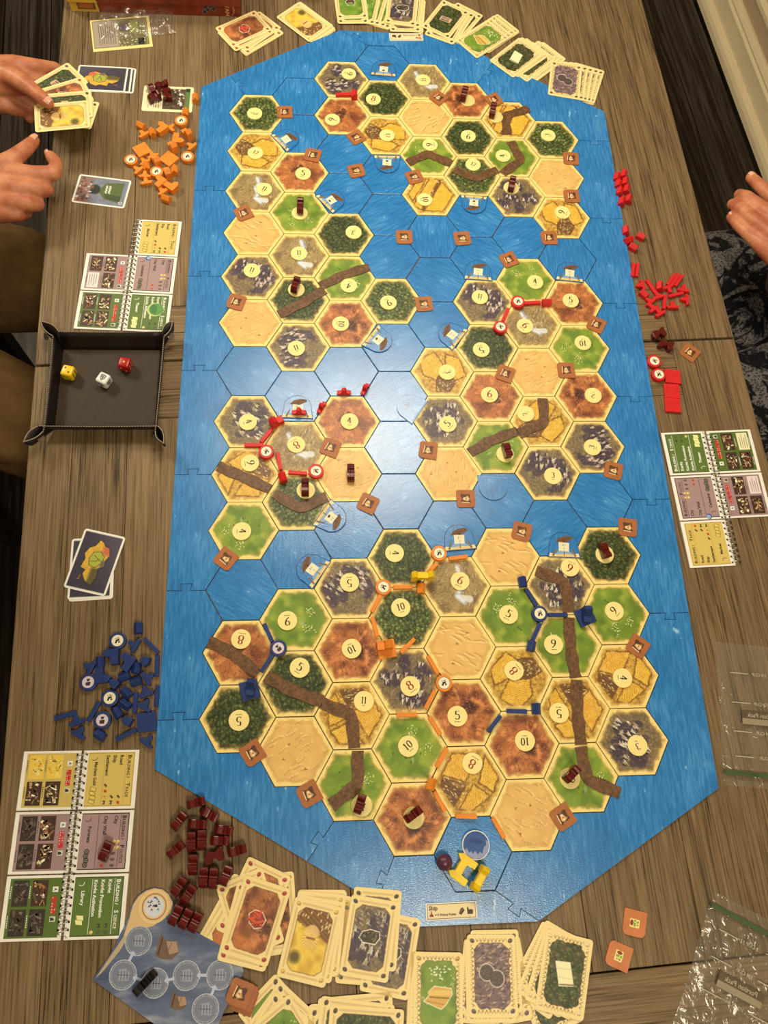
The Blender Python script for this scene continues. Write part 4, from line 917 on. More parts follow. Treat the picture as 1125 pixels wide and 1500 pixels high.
k = Ink(); k.disc(0, 0, 7.4, (210, 190, 186), 0, 24); k.ring(0, 0, 7.4, .5, (120, 80, 80), 1); k.poly([(-2.5, -4), (2.5, -4), (3, 0), (1, 1), (2.4, 4), (-2, 4), (-1, 0.6), (-3, 0)], (66, 40, 44), 2); k.line(-3, 0, 3, 1.2, .8, (210, 190, 186), 3)
STICKER2 = k.mesh('sticker')
PIECES = []
def put(kind, col, u, v, ang, zone, base=TOP, flat=0, on=None): PIECES.append(dict(kind=kind, col=col, u=u, v=v, ang=ang, zone=zone, base=base, flat=flat, on=on))
T_ = TOP + .0001
B = 'board'
# red on the board
for k_, u, v, a in (('road_stick', 503, 139, 2), ('house', 519, 138, 92), ('road_stick', 779, 444, 3), ('house', 801, 442, 2), ('knight_disc', 759, 443, 0), ('road_stick', 740, 462, 66), ('knight_disc', 733, 480, 40), ('road_stick', 392, 639, 50), ('road_stick', 374, 656, 0), ('knight_disc', 388, 657, 20), ('road_stick', 409, 676, 100), ('house', 414, 699, 108), ('road_stick', 436, 693, -4), ('knight_disc', 463, 691, 70), ('city', 404, 617, 208)): put(k_, 'red', u, v, a, B)
for u, v, a in ((438, 603, 0), (504, 573, 0), (535, 568, 60), (471, 595, 58)): put('ship', 'red', u, v, a, B)
# orange on the board
for k_, u, v, a in (('knight_disc', 643, 811, 0), ('road_stick', 671, 817, 7), ('road_stick', 630, 836, 47), ('house', 617, 862, 90), ('knight_disc', 562, 861, 60), ('road_stick', 590, 860, 1), ('road_stick', 551, 884, 62), ('road_stick', 549, 918, -75), ('road_stick', 597, 946, 45), ('road_stick', 634, 974, -60), ('knight_disc', 650, 1001, 0), ('road_stick', 630, 1025, 62), ('road_stick', 596, 1047, 1), ('road_stick', 637, 1063, -58), ('road_stick', 647, 1110, 61), ('house', 632, 1149, 75), ('road_stick', 644, 1174, -62), ('road_stick', 683, 1196, -2), ('road_stick', 730, 1213, -60)): put(k_, 'orange', u, v, a, B)
put('wall_square', 'orange', 566, 951, 10, B); put('city', 'orange', 564, 945, 5, B, on=1)
# blue on the board
for k_, u, v, a in (('house', 766, 852, 100), ('road_stick', 778, 876, -58), ('knight_disc', 790, 899, 0), ('road_stick', 817, 901, 0), ('road_stick', 785, 927, 66), ('house', 779, 945, 78), ('house', 786, 1038, 92), ('road_stick', 757, 1042, -2), ('road_stick', 724, 1060, 52), ('road_stick', 393, 927, -66), ('knight_disc', 408, 950, 40), ('road_stick', 391, 972, 57)): put(k_, 'blue', u, v, a, B)
put('wall_square', 'blue', 857, 903, 22, B); put('city', 'blue', 861, 899, 95, B, on=1); put('wall_square', 'blue', 366, 1011, 15, B); put('city', 'blue', 367, 1006, 80, B, on=1)
# orange pile
O_ = 'orange pile'
for k_, u, v, a, f in (('house', 286, 143, 90, 0), ('house', 271, 167, 80, 0), ('knight_disc', 264, 178, 0, 0), ('house', 207, 184, -30, 0), ('ship', 210, 195, 30, 1), ('house', 223, 193, 110, 0), ('city', 237, 187, 35, 1), ('ship', 250, 187, -30, 1), ('city', 270, 195, -45, 0), ('city', 263, 204, -100, 1), ('ship', 279, 214, 40, 1), ('city', 253, 213, -55, 0), ('wall_square', 207, 221, 25, 0), ('wall_square', 247, 233, -35, 0), ('knight_disc', 195, 235, 0, 0), ('knight_disc', 275, 231, 0, 0),
 ('ship', 211, 236, 30, 1), ('ship', 221, 228, 20, 1), ('ship', 204, 249, 40, 1), ('ship', 213, 255, 0, 1), ('ship', 216, 264, 10, 1), ('house', 221, 245, 100, 0), ('city', 231, 238, -60, 0), ('city', 240, 250, -70, 0), ('house', 250, 250, 90, 0), ('knight_disc', 229, 252, 0, 0), ('city', 234, 263, 40, 1), ('ship', 236, 277, 35, 1), ('city', 251, 273, -35, 1), ('house', 243, 290, -20, 0)): put(k_, 'orange', u, v, a, O_, TABLE, f)
U_ = 'blue pile'
for k_, u, v, a, f in (('house', 202, 920, 90, 0), ('knight_disc', 173, 939, 0, 0), ('ship', 195, 944, 60, 1), ('road_stick', 222, 946, -45, 0), ('city', 164, 964, 90, 1), ('city', 186, 972, 55, 1), ('house', 213, 969, -60, 1), ('house', 197, 975, 80, 0), ('road_stick', 230, 976, 88, 0), ('ship', 130, 979, 60, 1), ('house', 146, 970, 90, 0), ('knight_disc', 131, 997, 0, 0), ('city', 154, 991, 270, 1), ('house', 167, 1000, 45, 1), ('house', 180, 992, 20, 0), ('house', 199, 998, 20, 0), ('ship', 220, 995, -60, 1), ('ship', 213, 1016, 20, 1), ('road_stick', 227, 1020, 85, 0), ('road_stick', 198, 1029, 85, 0), ('ship', 210, 1034, -30, 1), ('knight_disc', 161, 1021, 0, 0), ('house', 183, 1018, -45, 0), ('house', 185, 1034, -35, 0), ('house', 171, 1041, 120, 0), ('knight_disc', 156, 1052, 0, 0), ('road_stick', 141, 1043, 60, 0), ('wall_square', 213, 1055, 8, 0), ('house', 186, 1056, 60, 1), ('road_stick', 186, 1076, 28, 0), ('ship', 217, 1078, -40, 1), ('house', 146, 1076, -35, 0), ('road_stick', 96, 1049, 16, 0), ('ship', 112, 1054, 20, 1), ('ship', 117, 1071, -30, 1)): put(k_, 'blue', u, v, a, U_, TABLE, f)
R_ = 'red pile'
for k_, u, v, a, f in (('house', 904, 259, 80, 0), ('house', 914, 255, 80, 0), ('house', 906, 269, 80, 0), ('house', 916, 266, 80, 0), ('house', 908, 280, 80, 0), ('house', 918, 277, 80, 0), ('house', 911, 295, 80, 0), ('house', 921, 291, 80, 0), ('house', 917, 337, 95, 0), ('house', 921, 351, 25, 0), ('house', 939, 345, -25, 0), ('house', 928, 361, -30, 0), ('road_stick', 927, 396, 83, 0), ('road_stick', 933, 396, 83, 0),
 ('ship', 938, 420, 110, 1), ('house', 945, 430, -40, 0), ('ship', 951, 440, 40, 1), ('ship', 954, 450, 35, 1), ('ship', 964, 457, 30, 1), ('road_stick', 955, 420, -55, 0), ('house', 966, 420, 90, 0), ('ship', 962, 433, 20, 1), ('road_stick', 972, 443, 84, 0), ('ship', 984, 447, 0, 1), ('ship', 979, 424, 200, 1), ('ship', 999, 423, -10, 1), ('road_stick', 991, 433, 14, 0), ('ship', 1001, 437, 95, 1), ('road_stick', 983, 410, 55, 0), ('road_stick', 989, 411, 55, 0), ('road_stick', 995, 412, 55, 0), ('knight_disc', 958, 532, 60, 0), ('knight_disc', 964, 548, 0, 0), ('wall_square', 985, 552, -6, 0), ('wall_square', 984, 575, -4, 0), ('wall_square', 985, 592, -4, 0)): put(k_, 'red', u, v, a, R_, TABLE, f)
MZ = 'maroon pile'
for u, v, a, f in ((287, 1177, 15, 0), (307, 1192, -28, 0), (262, 1203, 52, 0), (289, 1207, -3, 0), (328, 1216, -8, 0), (322, 1231, 0, 0), (281, 1234, 88, 0), (296, 1231, 88, 0), (257, 1245, 42, 0), (314, 1254, 20, 1), (347, 1246, 15, 0), (283, 1267, 86, 0), (298, 1285, 85, 0), (313, 1287, 85, 0), (331, 1283, 68, 0), (262, 1299, 55, 0), (276, 1311, 55, 0), (258, 1340, 63, 0), (272, 1346, 63, 0), (286, 1351, 63, 0)): put('figure', 'maroon', u, v, a, MZ, TABLE, f)
for u, v, a, f in ((225, 132, -60, 0), (235, 126, 10, 0), (229, 139, 20, 0), (240, 139, 100, 1)): put('figure', 'maroon', u, v, a, 'card pile', TABLE + .0005, f)
for u, v, a, f in ((967, 494, 20, 1), (972, 501, -20, 1)): put('figure', 'maroon', u, v, a, 'wall-side table', TABLE, f)
put('figure', 'maroon', 155, 1247, 65, 'open booklet', TABLE + .0017)
for u, v, a, t in ((680, 137, 75, 1), (722, 161, 80, 1), (750, 269, 80, 1), (440, 301, 86, 1), (433, 417, 70, 1), (514, 693, 91, 0), (447, 714, 90, 1), (743, 659, -75, 1), (886, 806, -70, 1), (527, 1178, 72, 1), (605, 1193, 38, 1), (837, 1134, 48, 1)): put('figure', 'maroon', u, v, a, 'tile', TOP + (.0034 if t else .0001))

def obb_overlap(p, q, pad=0):
    d = Vector((q['x'] - p['x'], q['y'] - p['y'])); best = None
    for a in (p['yaw'], p['yaw'] + math.pi / 2, q['yaw'], q['yaw'] + math.pi / 2):
        ax = Vector((math.cos(a), math.sin(a))); r = 0
        for s in (p, q): r += abs(math.cos(a - s['yaw'])) * s['hx'] + abs(math.sin(a - s['yaw'])) * s['hy']
        o = r + pad - abs(d.dot(ax))
        if o <= 0: return None
        if best is None or o < best[0]: best = (o, ax if d.dot(ax) > 0 else -ax)
    return best
for p in PIECES:
    L_, W_, H_ = dims(p['kind'], p['flat']); p['hx'], p['hy'], p['h'] = L_ / 2, W_ / 2, H_
    if p['kind'] == 'knight_disc': p['hx'] = p['hy'] = .0092
    if p['flat'] and p['kind'] in ('ship', 'city'): p['hx'] *= .80; p['hy'] *= .80
    p['base'] += .0043 if p['on'] else 0
    zz = p['base'] + p['h'] * .55
    p['x'], p['y'] = at(p['u'], p['v'], zz); p['yaw'] = yaw_deg(p['u'], p['v'], p['ang'], zz)
for it in range(80):
    for i, p in enumerate(PIECES):
        for q in PIECES[:i]:
            if q['zone'] != p['zone'] or p['on'] or q['on'] or abs(p['x'] - q['x']) > .04 or abs(p['y'] - q['y']) > .04: continue
            o = obb_overlap(p, q, .0003)
            if o:
                k = min(o[0], .0012) * .5
                if p['zone'] == B: k *= .8
                p['x'] -= o[1].x * k; p['y'] -= o[1].y * k; q['x'] += o[1].x * k; q['y'] += o[1].y * k
for i, p in enumerate(PIECES):
    for q in PIECES[:i]:
        if q['zone'] == p['zone'] and not p['on'] and not q['on'] and obb_overlap(p, q, -.0012): p['base'] = max(p['base'], q['base'] + q['h'] + .0001)
    if p['zone'] in (B, 'tile'):
        if p['zone'] == B and not p['on'] and on_trail(p['x'], p['y'], p['hx'] * .7): p['base'] = max(p['base'], TOP + .0014)
        for u, v, *_ in HARB:
            hx_, hy_ = at(u, v)
            if p['kind'] == 'ship' and math.hypot(hx_ - p['x'], hy_ - p['y']) < .018: p['base'] = TOP + .0018
    p['base'] += .0001
NAMES = {'road_stick': 'stick', 'wall_square': 'flat square', 'house': 'pitched-roof house', 'city': 'stepped church block', 'ship': 'boat piece', 'figure': 'animal figure', 'knight_disc': 'sticker-topped disc'}
ZT = {B: 'on the board', O_: 'in the orange pile', U_: 'in the blue pile', R_: 'on the bare table edge', MZ: 'in the maroon pile', 'card pile': 'heaped on the progress card', 'wall-side table': 'lying near the red discs', 'tile': 'standing on a land tile', 'open booklet': 'on the open booklet'}
groups = {}
for p in PIECES: groups.setdefault((p['col'], p['kind'], p['zone']), []).append(p)
for key, l in groups.items():
    for i, p in enumerate(sorted(l, key=lambda q: q['v'])):
        c_, k_, z_ = key; o = ob(k_, piece_mesh(k_, c_, p['flat']), None, (p['x'], p['y'], p['base']), p['yaw'])
        if k_ == 'knight_disc': ob('sticker', STICKER2 if c_ == 'blue' and i % 2 else STICKER, o, (0, 0, .0068))
        lb = '%s wooden %s %s' % (c_, NAMES[k_], ZT[z_])
        if z_ == 'tile': lb = 'maroon wooden animal figure standing on %s' % SHORT[near_cell(p['x'], p['y'])]
        elif len(l) > 1: lb += ', %s from the game box end' % ORD[i]
        tag(o, lb, {'road_stick': 'road piece', 'wall_square': 'city wall', 'house': 'house piece', 'city': 'city piece', 'ship': 'ship piece', 'figure': 'wooden figure', 'knight_disc': 'knight disc'}[k_], '%s %s pieces' % (c_, k_.replace('_', ' ')))
# yellow gates, ball, two-tone counter, black ship
GATE = Z([(-15, 0), (-3, 0), (-3, 7), (3, 7), (3, 0), (15, 0)])
def gate(nm, up):
    prof = Z([(-14.6, 0), (-6.6, 0), (-6.6, 10.5), (6.6, 10.5), (6.6, 0), (14.6, 0), (14.6, 19.5), (10.6, 25), (6.6, 19.5), (6.6, 17.5), (-6.6, 17.5), (-6.6, 19.5), (-10.6, 25), (-14.6, 19.5)])
    return side_prism(nm, prof, .0085, M['yellow'], .0006, up)
g = gate('city_gate', False)
def putm(name, me, u, v, a, z, lb, cat, zc=None, group=None, rot=None):
    x, y = at(u, v, zc if zc else z); o = ob(name, me, None, (x, y, z), yaw_deg(u, v, a, z)); tag(o, lb, cat, group)
    if rot is not None: o.rotation_euler = (rot[0], rot[1], o.rotation_euler.z)
    return o
putm('city_gate', g, 677, 1272, 59, T_, 'yellow wooden two-tower gate lying flat by the blue counter', 'gate piece', TOP + .006, 'yellow gates')
gu = gate('city_gate', True)
putm('city_gate', gu, 704, 1288, 62, T_, 'yellow wooden gate standing upright beside the flat yellow gate', 'gate piece', TOP + .018, 'yellow gates')
putm('city_gate', gu, 619, 844, 2, TOP + .0003, 'yellow wooden gate standing behind the orange house mid board', 'gate piece', TOP + .012, 'yellow gates')
bm = bmesh.new(); bmesh.ops.create_uvsphere(bm, u_segments=28, v_segments=16, radius=.0092)
for v_ in bm.verts: v_.co.z = max(v_.co.z, -.0086)
putm('wooden_ball', bm_mesh('wooden_ball', bm, simple('plum_painted_wood', (84, 40, 54), .35), True), 651, 1263, 0, T_ + .0086, 'small plum wooden ball on the sea tile beside the flat gate', 'ball', TOP + .009)
ct = putm('round_counter', prism('round_counter', circ(.0158, 40), 0, .005, M['white'], .0006), 697, 1238, 0, T_, 'round blue and grey-lilac counter on the sea tile above the gates', 'counter', TOP + .004)
k = Ink(); k.disc(0, 0, 15, (44, 78, 130), 0, 36); k.poly([(-14.6, -3), (-12, -5), (-11, -3), (-8, -8), (-6, -6), (-4, -9), (-1, -6), (2, -10), (4, -7), (7, -9), (9, -2), (12, 0), (11.5, 6), (14.6, 3), (14.5, -4), (11, -10), (5, -14), (-2, -14.9), (-9, -12), (-13, -7.5)], (140, 144, 170), 1); k.poly([(-10, 4), (-4, 8), (4, 7), (10, 2), (2, 1)], (32, 62, 112), 1)
ob('printing', k.mesh('printing'), ct, (0, 0, .005))
BS = Z([(-15, 3), (-12, 0), (12, 0), (15, 4), (12, 6), (7, 5), (6, 11), (2, 10), (1, 6), (-1, 6), (-2, 11), (-6, 11), (-7, 5), (-12, 6)])
putm('black_ship', side_prism('black_ship', BS, .009, M['black'], .0006, True), 211, 1441, 47, TABLE + .0024, 'black wooden ship piece standing on a medallion of the ship-track board', 'ship piece', TABLE + .01)

# ================================================================== cards
def card(kind, u, v, du, dv, z, lb, group):
    x, y = at(u, v, z); o = ob('playing_card', card_of(kind), None, (x, y, z), yaw(u, v, du, dv, z) - math.pi / 2); tag(o, lb, 'card', group); return o
def stack(kind, lst, desc, group, base=TABLE):
    n = len(lst)
    for i, (u, v, du, dv) in enumerate(lst):
        w = 'topmost' if i == n - 1 else ORD[n - 1 - i] + ' from top'
        card(kind, u, v, du, dv, base + .0004 + i * .00042, '%s, %s of pile' % (desc, w), group)
def jig(lst, n, seed, s=1.5):
    """fill a pile downwards with a few more slightly shifted cards"""
    r = random.Random(seed); u, v, du, dv = lst[0]
    return [(u + r.uniform(-s, s), v + r.uniform(-s, s) + 1, du, dv) for _ in range(n)] + lst
stack('brick', jig([(374, 51, 58, -34), (371, 45, 54, -36), (360, 47, 60, -30), (357, 42, 62, -28)], 3, 1), 'cream clay brick card at the game box end', 'clay cards by the game box')
stack('wheat', jig([(451, 34, 47, 37), (448, 31, 49, 36), (445, 32, 49, 37)], 4, 2), 'cream golden wheat card beside the clay cards at box end', 'wheat cards by the game box')
stack('sheep', jig([(558, 14, 14, -34), (551, 12, 13, -34), (541, 10, 11, -36), (532, 9, 9, -38), (515, 10, -4, -38), (513, 3, -6, -40)], 2, 3), 'cream sheep card with green field at the box end', 'sheep cards by the game box')
stack('ore', jig([(598, 20, 4, -44), (592, 22, -4, -44), (596, 14, 5, -44), (589, 12, 5, -44)], 4, 4), 'cream grey ore card at the box end behind border plate', 'ore cards by the game box')
stack('wood', jig([(668, 34, 30, -36), (672, 32, 30, -34), (662, 33, 26, -38), (655, 36, 22, -40), (653, 28, 28, -36)], 4, 5), 'cream timber log card at the box end', 'timber cards by the game box')
stack('cloth', jig([(722, 48, 54, -36), (717, 50, 52, -34), (712, 54, 52, -33), (707, 57, 52, -32)], 4, 6), 'ornate cloth roll card on green at the box end', 'cloth cards by the game box')
stack('paper', jig([(790, 90, 46, -34), (784, 88, 45, -34), (776, 90, 45, -36), (765, 84, 50, -34), (760, 83, 48, -36), (756, 84, 46, -36)], 3, 7), 'ornate white paper card on dark green at the box end', 'paper cards by the game box')
stack('coin', jig([(856, 121, 16, -50), (850, 120, 13, -51), (843, 119, 10, -52), (836, 118, 7, -52), (828, 117, 5, -52)], 3, 8), 'ornate brown coin card at the box end', 'coin cards by the game box')
stack('brick', jig([(398, 1338, -6, -116), (345, 1348, 56, -104), (352, 1350, 60, -100), (372, 1322, 48, -108), (366, 1338, -34, -116), (368, 1356, 30, -116), (375, 1348, 36, -114)], 2, 9), 'cream clay brick card next to the maroon pile', 'clay cards by the maroon pile')
stack('wheat', jig([(470, 1362, 4, -122), (474, 1368, 14, -120), (466, 1366, 12, -122), (460, 1374, 22, -120), (454, 1379, 28, -121)], 3, 10), 'cream golden wheat card beside the maroon-pile clay cards', 'wheat cards at the blue card end')
stack('ore', jig([(560, 1372, 12, -120), (532, 1382, 10, -120), (572, 1398, 20, -118), (549, 1360, 10, -120), (541, 1374, 18, -119)], 3, 11), 'cream grey ore card touching the board tip', 'ore cards at the blue card end')
stack('wood', jig([(508, 1512, 108, -4), (506, 1518, 108, 0), (522, 1500, 108, -10), (520, 1508, 112, 14), (535, 1518, 112, 8)], 3, 12), 'cream timber log card lying crosswise below the ore cards', 'timber cards at the table end')
stack('sheep', jig([(392, 1520, 60, -78), (412, 1500, -62, -78), (402, 1512, 58, -80), (398, 1528, 54, -84), (424, 1532, -52, -86)], 1, 13), 'cream sheep card turned slantwise by the brown chit pile', 'sheep cards at the table end')
stack('cloth', jig([(634, 1459, 4, -122), (637, 1456, 2, -122), (642, 1456, 0, -122)], 4, 14), 'ornate cloth roll card on green nearer the board tip', 'cloth cards at the table end')
stack('coin', jig([(735, 1437, -20, -120), (710, 1440, 10, -120), (727, 1422, -6, -123), (718, 1436, -4, -122), (721, 1429, -4, -123)], 4, 15), 'ornate brown coin card nearer the board tip', 'coin cards at the table end')
stack('paper', jig([(800, 1452, -46, -110), (800, 1420, 54, -108), (810, 1418, 46, -112), (818, 1422, 34, -116), (827, 1427, 16, -118)], 3, 16), 'ornate white paper card on dark green nearer the board tip', 'paper cards at the table end')
stack('map', [(135, 834, 4, -88), (134, 832, 6, -88), (139, 823, 31, -85)], 'white-edged dark map card below the leather tray', 'map cards below the tray')
stack('map', [(161, 117, -78, -3), (156, 116, -78, -3), (149, 115, -78, -4)], 'white-edged dark map card by the held cards', 'map cards by the hands')
card('scene', 149, 280, -78, -10, TABLE + .0004, 'white-edged picture card with green fort and crowd on bare table', 'picture card')
card('progress', 246, 145, 76, 3, TABLE + .0002, 'cream picture card with green title under heaped maroon figures', 'progress card')

# ================================================================== spiral booklets
THEME = {'trade': ((214, 182, 92), (190, 146, 40), (52, 40, 24), 'TRADE', ['Road', 'Ship', 'Settlement']), 'politics': ((166, 132, 124), (70, 48, 50), (42, 30, 30), 'POLITICS', ['City', 'City Wall']), 'science': ((92, 112, 46), (58, 74, 26), (238, 232, 206), 'SCIENCE', ['Knight', 'Knight Promotion', 'Knight Activation'])}
PW, PH = 66.0, 64.0
def icon(k, x, y, kind, s=1.0):
    c = {'wood': (70, 46, 36), 'brick': (206, 76, 48), 'sheep': (66, 56, 46), 'wheat': (216, 158, 60), 'ore': (70, 58, 50), 'coin': (222, 178, 92)}[kind]
    if kind == 'brick': k.poly([(x - 2 * s, y - 1 * s), (x, y - 2 * s), (x + 2 * s, y), (x + 1 * s, y + 2 * s), (x - 1.5 * s, y + 1.5 * s)], c, 2); k.line(x - 1 * s, y, x + 1 * s, y + .6 * s, .6, (140, 40, 30), 3)
    elif kind == 'sheep': k.poly([(x - 2, y - 2), (x - 1.2, y - 2), (x - 1, y - .6), (x + 1, y - .6), (x + 1.2, y - 2), (x + 2, y - 2), (x + 2, y + 1), (x - 1, y + 1), (x - 2.4, y + 2)], c, 2)
    elif kind == 'wood': k.line(x - 1.6, y - 1.4, x + 1.4, y + 1.4, 2.2, c, 2); k.line(x - 1.2, y - 1.4, x + 1.6, y + 1.0, .5, (150, 104, 66), 3)
    elif kind == 'wheat': k.line(x - 1, y - 2, x, y + 2, .8, c, 2); k.line(x, y - 1, x + 1.6, y + 2, .8, c, 2); k.line(x, y - 1, x - 1.8, y + 1.2, .8, c, 2)
    elif kind == 'ore': k.poly([(x - 1.2, y - 2.4), (x + 1, y - 2.2), (x + 1.3, y + 1), (x, y + 2.4), (x - 1.4, y + 1.6)], c, 2); k.line(x - .2, y - 1.5, x + .1, y + 1.4, .5, (150, 132, 112), 3)
    else: k.disc(x, y, 2.0, c, 2, 12); k.disc(x - .5, y + .5, .9, (246, 220, 150), 3, 8)
def lower_print(th, bottom, mark=None):
    bg, ed, tx, ttl, items = THEME[th]; k = Ink(); x0, x1, y0, y1 = 3, PW - 3, 7.5, PH - 3.5
    k.rect(x0, y0, x1, y1, ed, 0); k.rect(x0 + 1.1, y0, x1 - 1.1, y1 - 1.1, bg, 1)
    for yy in (y1 - 9.5, y0 + 19): k.line(x0 + 2, yy, x1 - 2, yy, .5, tx if th != 'trade' else ed, 2)
    w = k.text('B', x0 + 3, y1 - 7.6, 6.2, 0, tx, 2, bold=.03); k.text('UILDING /', x0 + 3 + w + .5, y1 - 7.6, 4.8, 0, tx, 2, bold=.03); k.text(ttl[0], 37.5, y1 - 7.6, 6.2, 0, tx, 2, bold=.03); k.text(ttl[1:], 41.8, y1 - 7.6, 4.8, 0, tx, 2, wide=.95 if len(ttl) < 7 else .86, bold=.015)
    step = 7.8 if len(items) == 3 else 11.5
    for i, s in enumerate(items):
        yy = y1 - 16.5 - i * step; k.text(s, x0 + 3, yy, 5.3, 0, tx, 2, bold=.032)
        ic = {'Road': ['wood', 'brick'], 'Ship': ['wood', 'sheep'], 'Settlement': ['wood', 'brick', 'wheat', 'sheep'], 'City': ['coin', 'coin', 'ore', 'ore', 'ore'], 'City Wall': ['brick', 'brick'], 'Knight': ['sheep', 'ore'], 'Knight Promotion': ['sheep', 'ore'], 'Knight Activation': ['coin']}[s]
        for j, q in enumerate(ic): icon(k, x1 - 4 - (len(ic) - 1 - j) * 6.3, yy + 1.6, q)
        if s == 'City':
            for j in range(2): icon(k, x1 - 4 - (4 - j) * 6.3, yy + 6, 'coin')
    k.text(bottom, 13.5 if len(bottom) > 9 else 17, y0 + 8, 5.2, 0, tx, 2, bold=.032, wide=.8 if len(bottom) > 9 else 1); a = [(9 + 2.8 * math.cos(t), y0 + 7 + 3.4 * math.sin(t)) for t in [-.9 + i * .35 for i in range(9)]]
    for p, q in zip(a, a[1:]): k.line(*p, *q, .7, tx, 2)
    for j in range(2 if th == 'science' and bottom == 'Library' else 4):
        xx = 44 + j * 4.6; yy = y0 + 9 - (j % 2) * .8
        if th == 'politics': k.disc(xx, yy, 3, (66, 60, 46), 2, 14); k.disc(xx, yy, 2, (124, 116, 92), 3, 12); k.disc(xx, yy, 1, (84, 76, 56), 4, 8)
        elif th == 'science': k.poly([(xx - 2.6, yy - 4), (xx + 2.2, yy - 3), (xx + 3, yy + 4), (xx - 2, yy + 3.4)], (240, 228, 150), 2 + j); k.line(xx - 2.4, yy - 3.8, xx - 1.9, yy + 3, .4, (140, 120, 60), 3 + j)
        else: k.poly([(xx - 3, yy - 3), (xx + 1, yy - 3.6), (xx + 3, yy + 3), (xx - 1, yy + 3.6)], (90, 66, 30), 2); k.poly([(xx - 2.4, yy - 2.6), (xx + .8, yy - 3), (xx + 2.4, yy + 2.6), (xx - .8, yy + 3)], (232, 196, 90), 3)
    if mark:
        k.disc(4.6 if mark != 'melon' else 28, 23 if mark != 'melon' else 43, 4 if mark != 'melon' else 11.5, (62, 92, 140) if mark != 'melon' else (192, 200, 120), 5, 28)
        if mark == 'melon': k.disc(27.4, 44.5, 10.2, (92, 142, 72), 6, 28); k.poly([(18, 40), (24, 36), (34, 38), (37, 44), (30, 46), (22, 45)], (66, 118, 58), 7)
        else: k.disc(4.0, 23.8, 3, (150, 170, 200), 6, 16)
    return k.mesh('printing')
def upper_print(th, seed, dim=()):
    bg, ed, tx, ttl, items = THEME[th]; r = random.Random(seed); k = Ink(); x0, x1, y0, y1 = 3, PW - 3, -(PH - 3.5), -5.5
    k.rect(x0, y0, x1, y1, tuple(c * .96 for c in bg), 0); n = 3 + seed % 2 * 2
    for i in range(n):
        xx = 22 + i * 6; k.rect(xx, -15.5, xx + 5.4, -10.2, (196, 50, 40), 1)
        for q in range(1 + (i + seed) % 4): k.disc(xx + 1.4 + (q % 2) * 2.5, -14.2 + (q // 2) * 2.7, .55, (244, 224, 206), 2, 8)
    k.rect(12, -15.5, 17.6, -9.6, (236, 228, 204), 1); k.poly([(13, -15), (14.8, -10.4), (16.8, -15), (15.4, -13.4), (14.2, -13.2)], (46, 60, 90) if th == 'politics' else (56, 48, 40), 2); k.rect(22 + n * 6 + 2, -15.5, 22 + n * 6 + 7.4, -9.6, (210, 200, 170), 1); k.poly([(24 + n * 6 + 1, -15), (24 + n * 6 + 4.6, -14.6), (24 + n * 6 + 4, -10.4), (24 + n * 6 + 1.6, -11.6)], (60, 54, 44), 2)
    for q in range(4):
        px, py = 5 + (q % 2) * 29.5, -37 - (q // 2) * 20; w, h = 26.5, 16.5; d = q in dim; tex = q == 3 and seed % 3 == 0 and not dim
        if tex:
            k.rect(px, py - 1, px + w, py + h - 2, (236, 222, 170) if th == 'science' else (232, 208, 196), 1)
            for t in range(4): k.line(px + 3, py + 2 + t * 3, px + w - 3 - (t % 2) * 4, py + 2 + t * 3, .7, (110, 92, 74), 2)
        else:
            pal = [(70, 46, 34), (160, 108, 66), (226, 196, 140), (48, 36, 30), (190, 150, 100), (120, 60, 40), (244, 226, 180), (92, 82, 52)]
            if d: pal = [tuple(int(c * .35 + b * .35) for c, b in zip(p_, (104, 92, 84) if th != 'trade' else (250, 190, 60))) for p_ in pal] if th != 'trade' else [(244, 206, 92), (232, 184, 66), (250, 224, 130), (216, 164, 50)]
            k.rect(px, py, px + w, py + h, pal[0] if th != 'trade' or not d else (238, 194, 76), 1)
            for t in range(30):
                a = r.uniform(0, 3.1); xx, yy = px + r.uniform(3, w - 3), py + r.uniform(2.5, h - 2.5); L = r.uniform(1.5, 5); dx = min(L * abs(math.cos(a)), xx - px, px + w - xx) * (1 if math.cos(a) > 0 else -1); dy = min(L * math.sin(a), yy - py, py + h - yy)
                k.line(xx - dx * .8, yy - dy * .8, xx + dx * .8, yy + dy * .8, r.uniform(1.0, 3.2) if t < 16 else r.uniform(.5, 1.2), r.choice(pal) if t < 16 else r.choice(pal[:2] + pal[2:5]), 2 + t // 11)
        for t in range(6): k.line(px + 6 + t * 2.2, py - 2.0, px + 7.4 + t * 2.2, py - 2.0, .9, tx, 2)
    return k.mesh('printing')
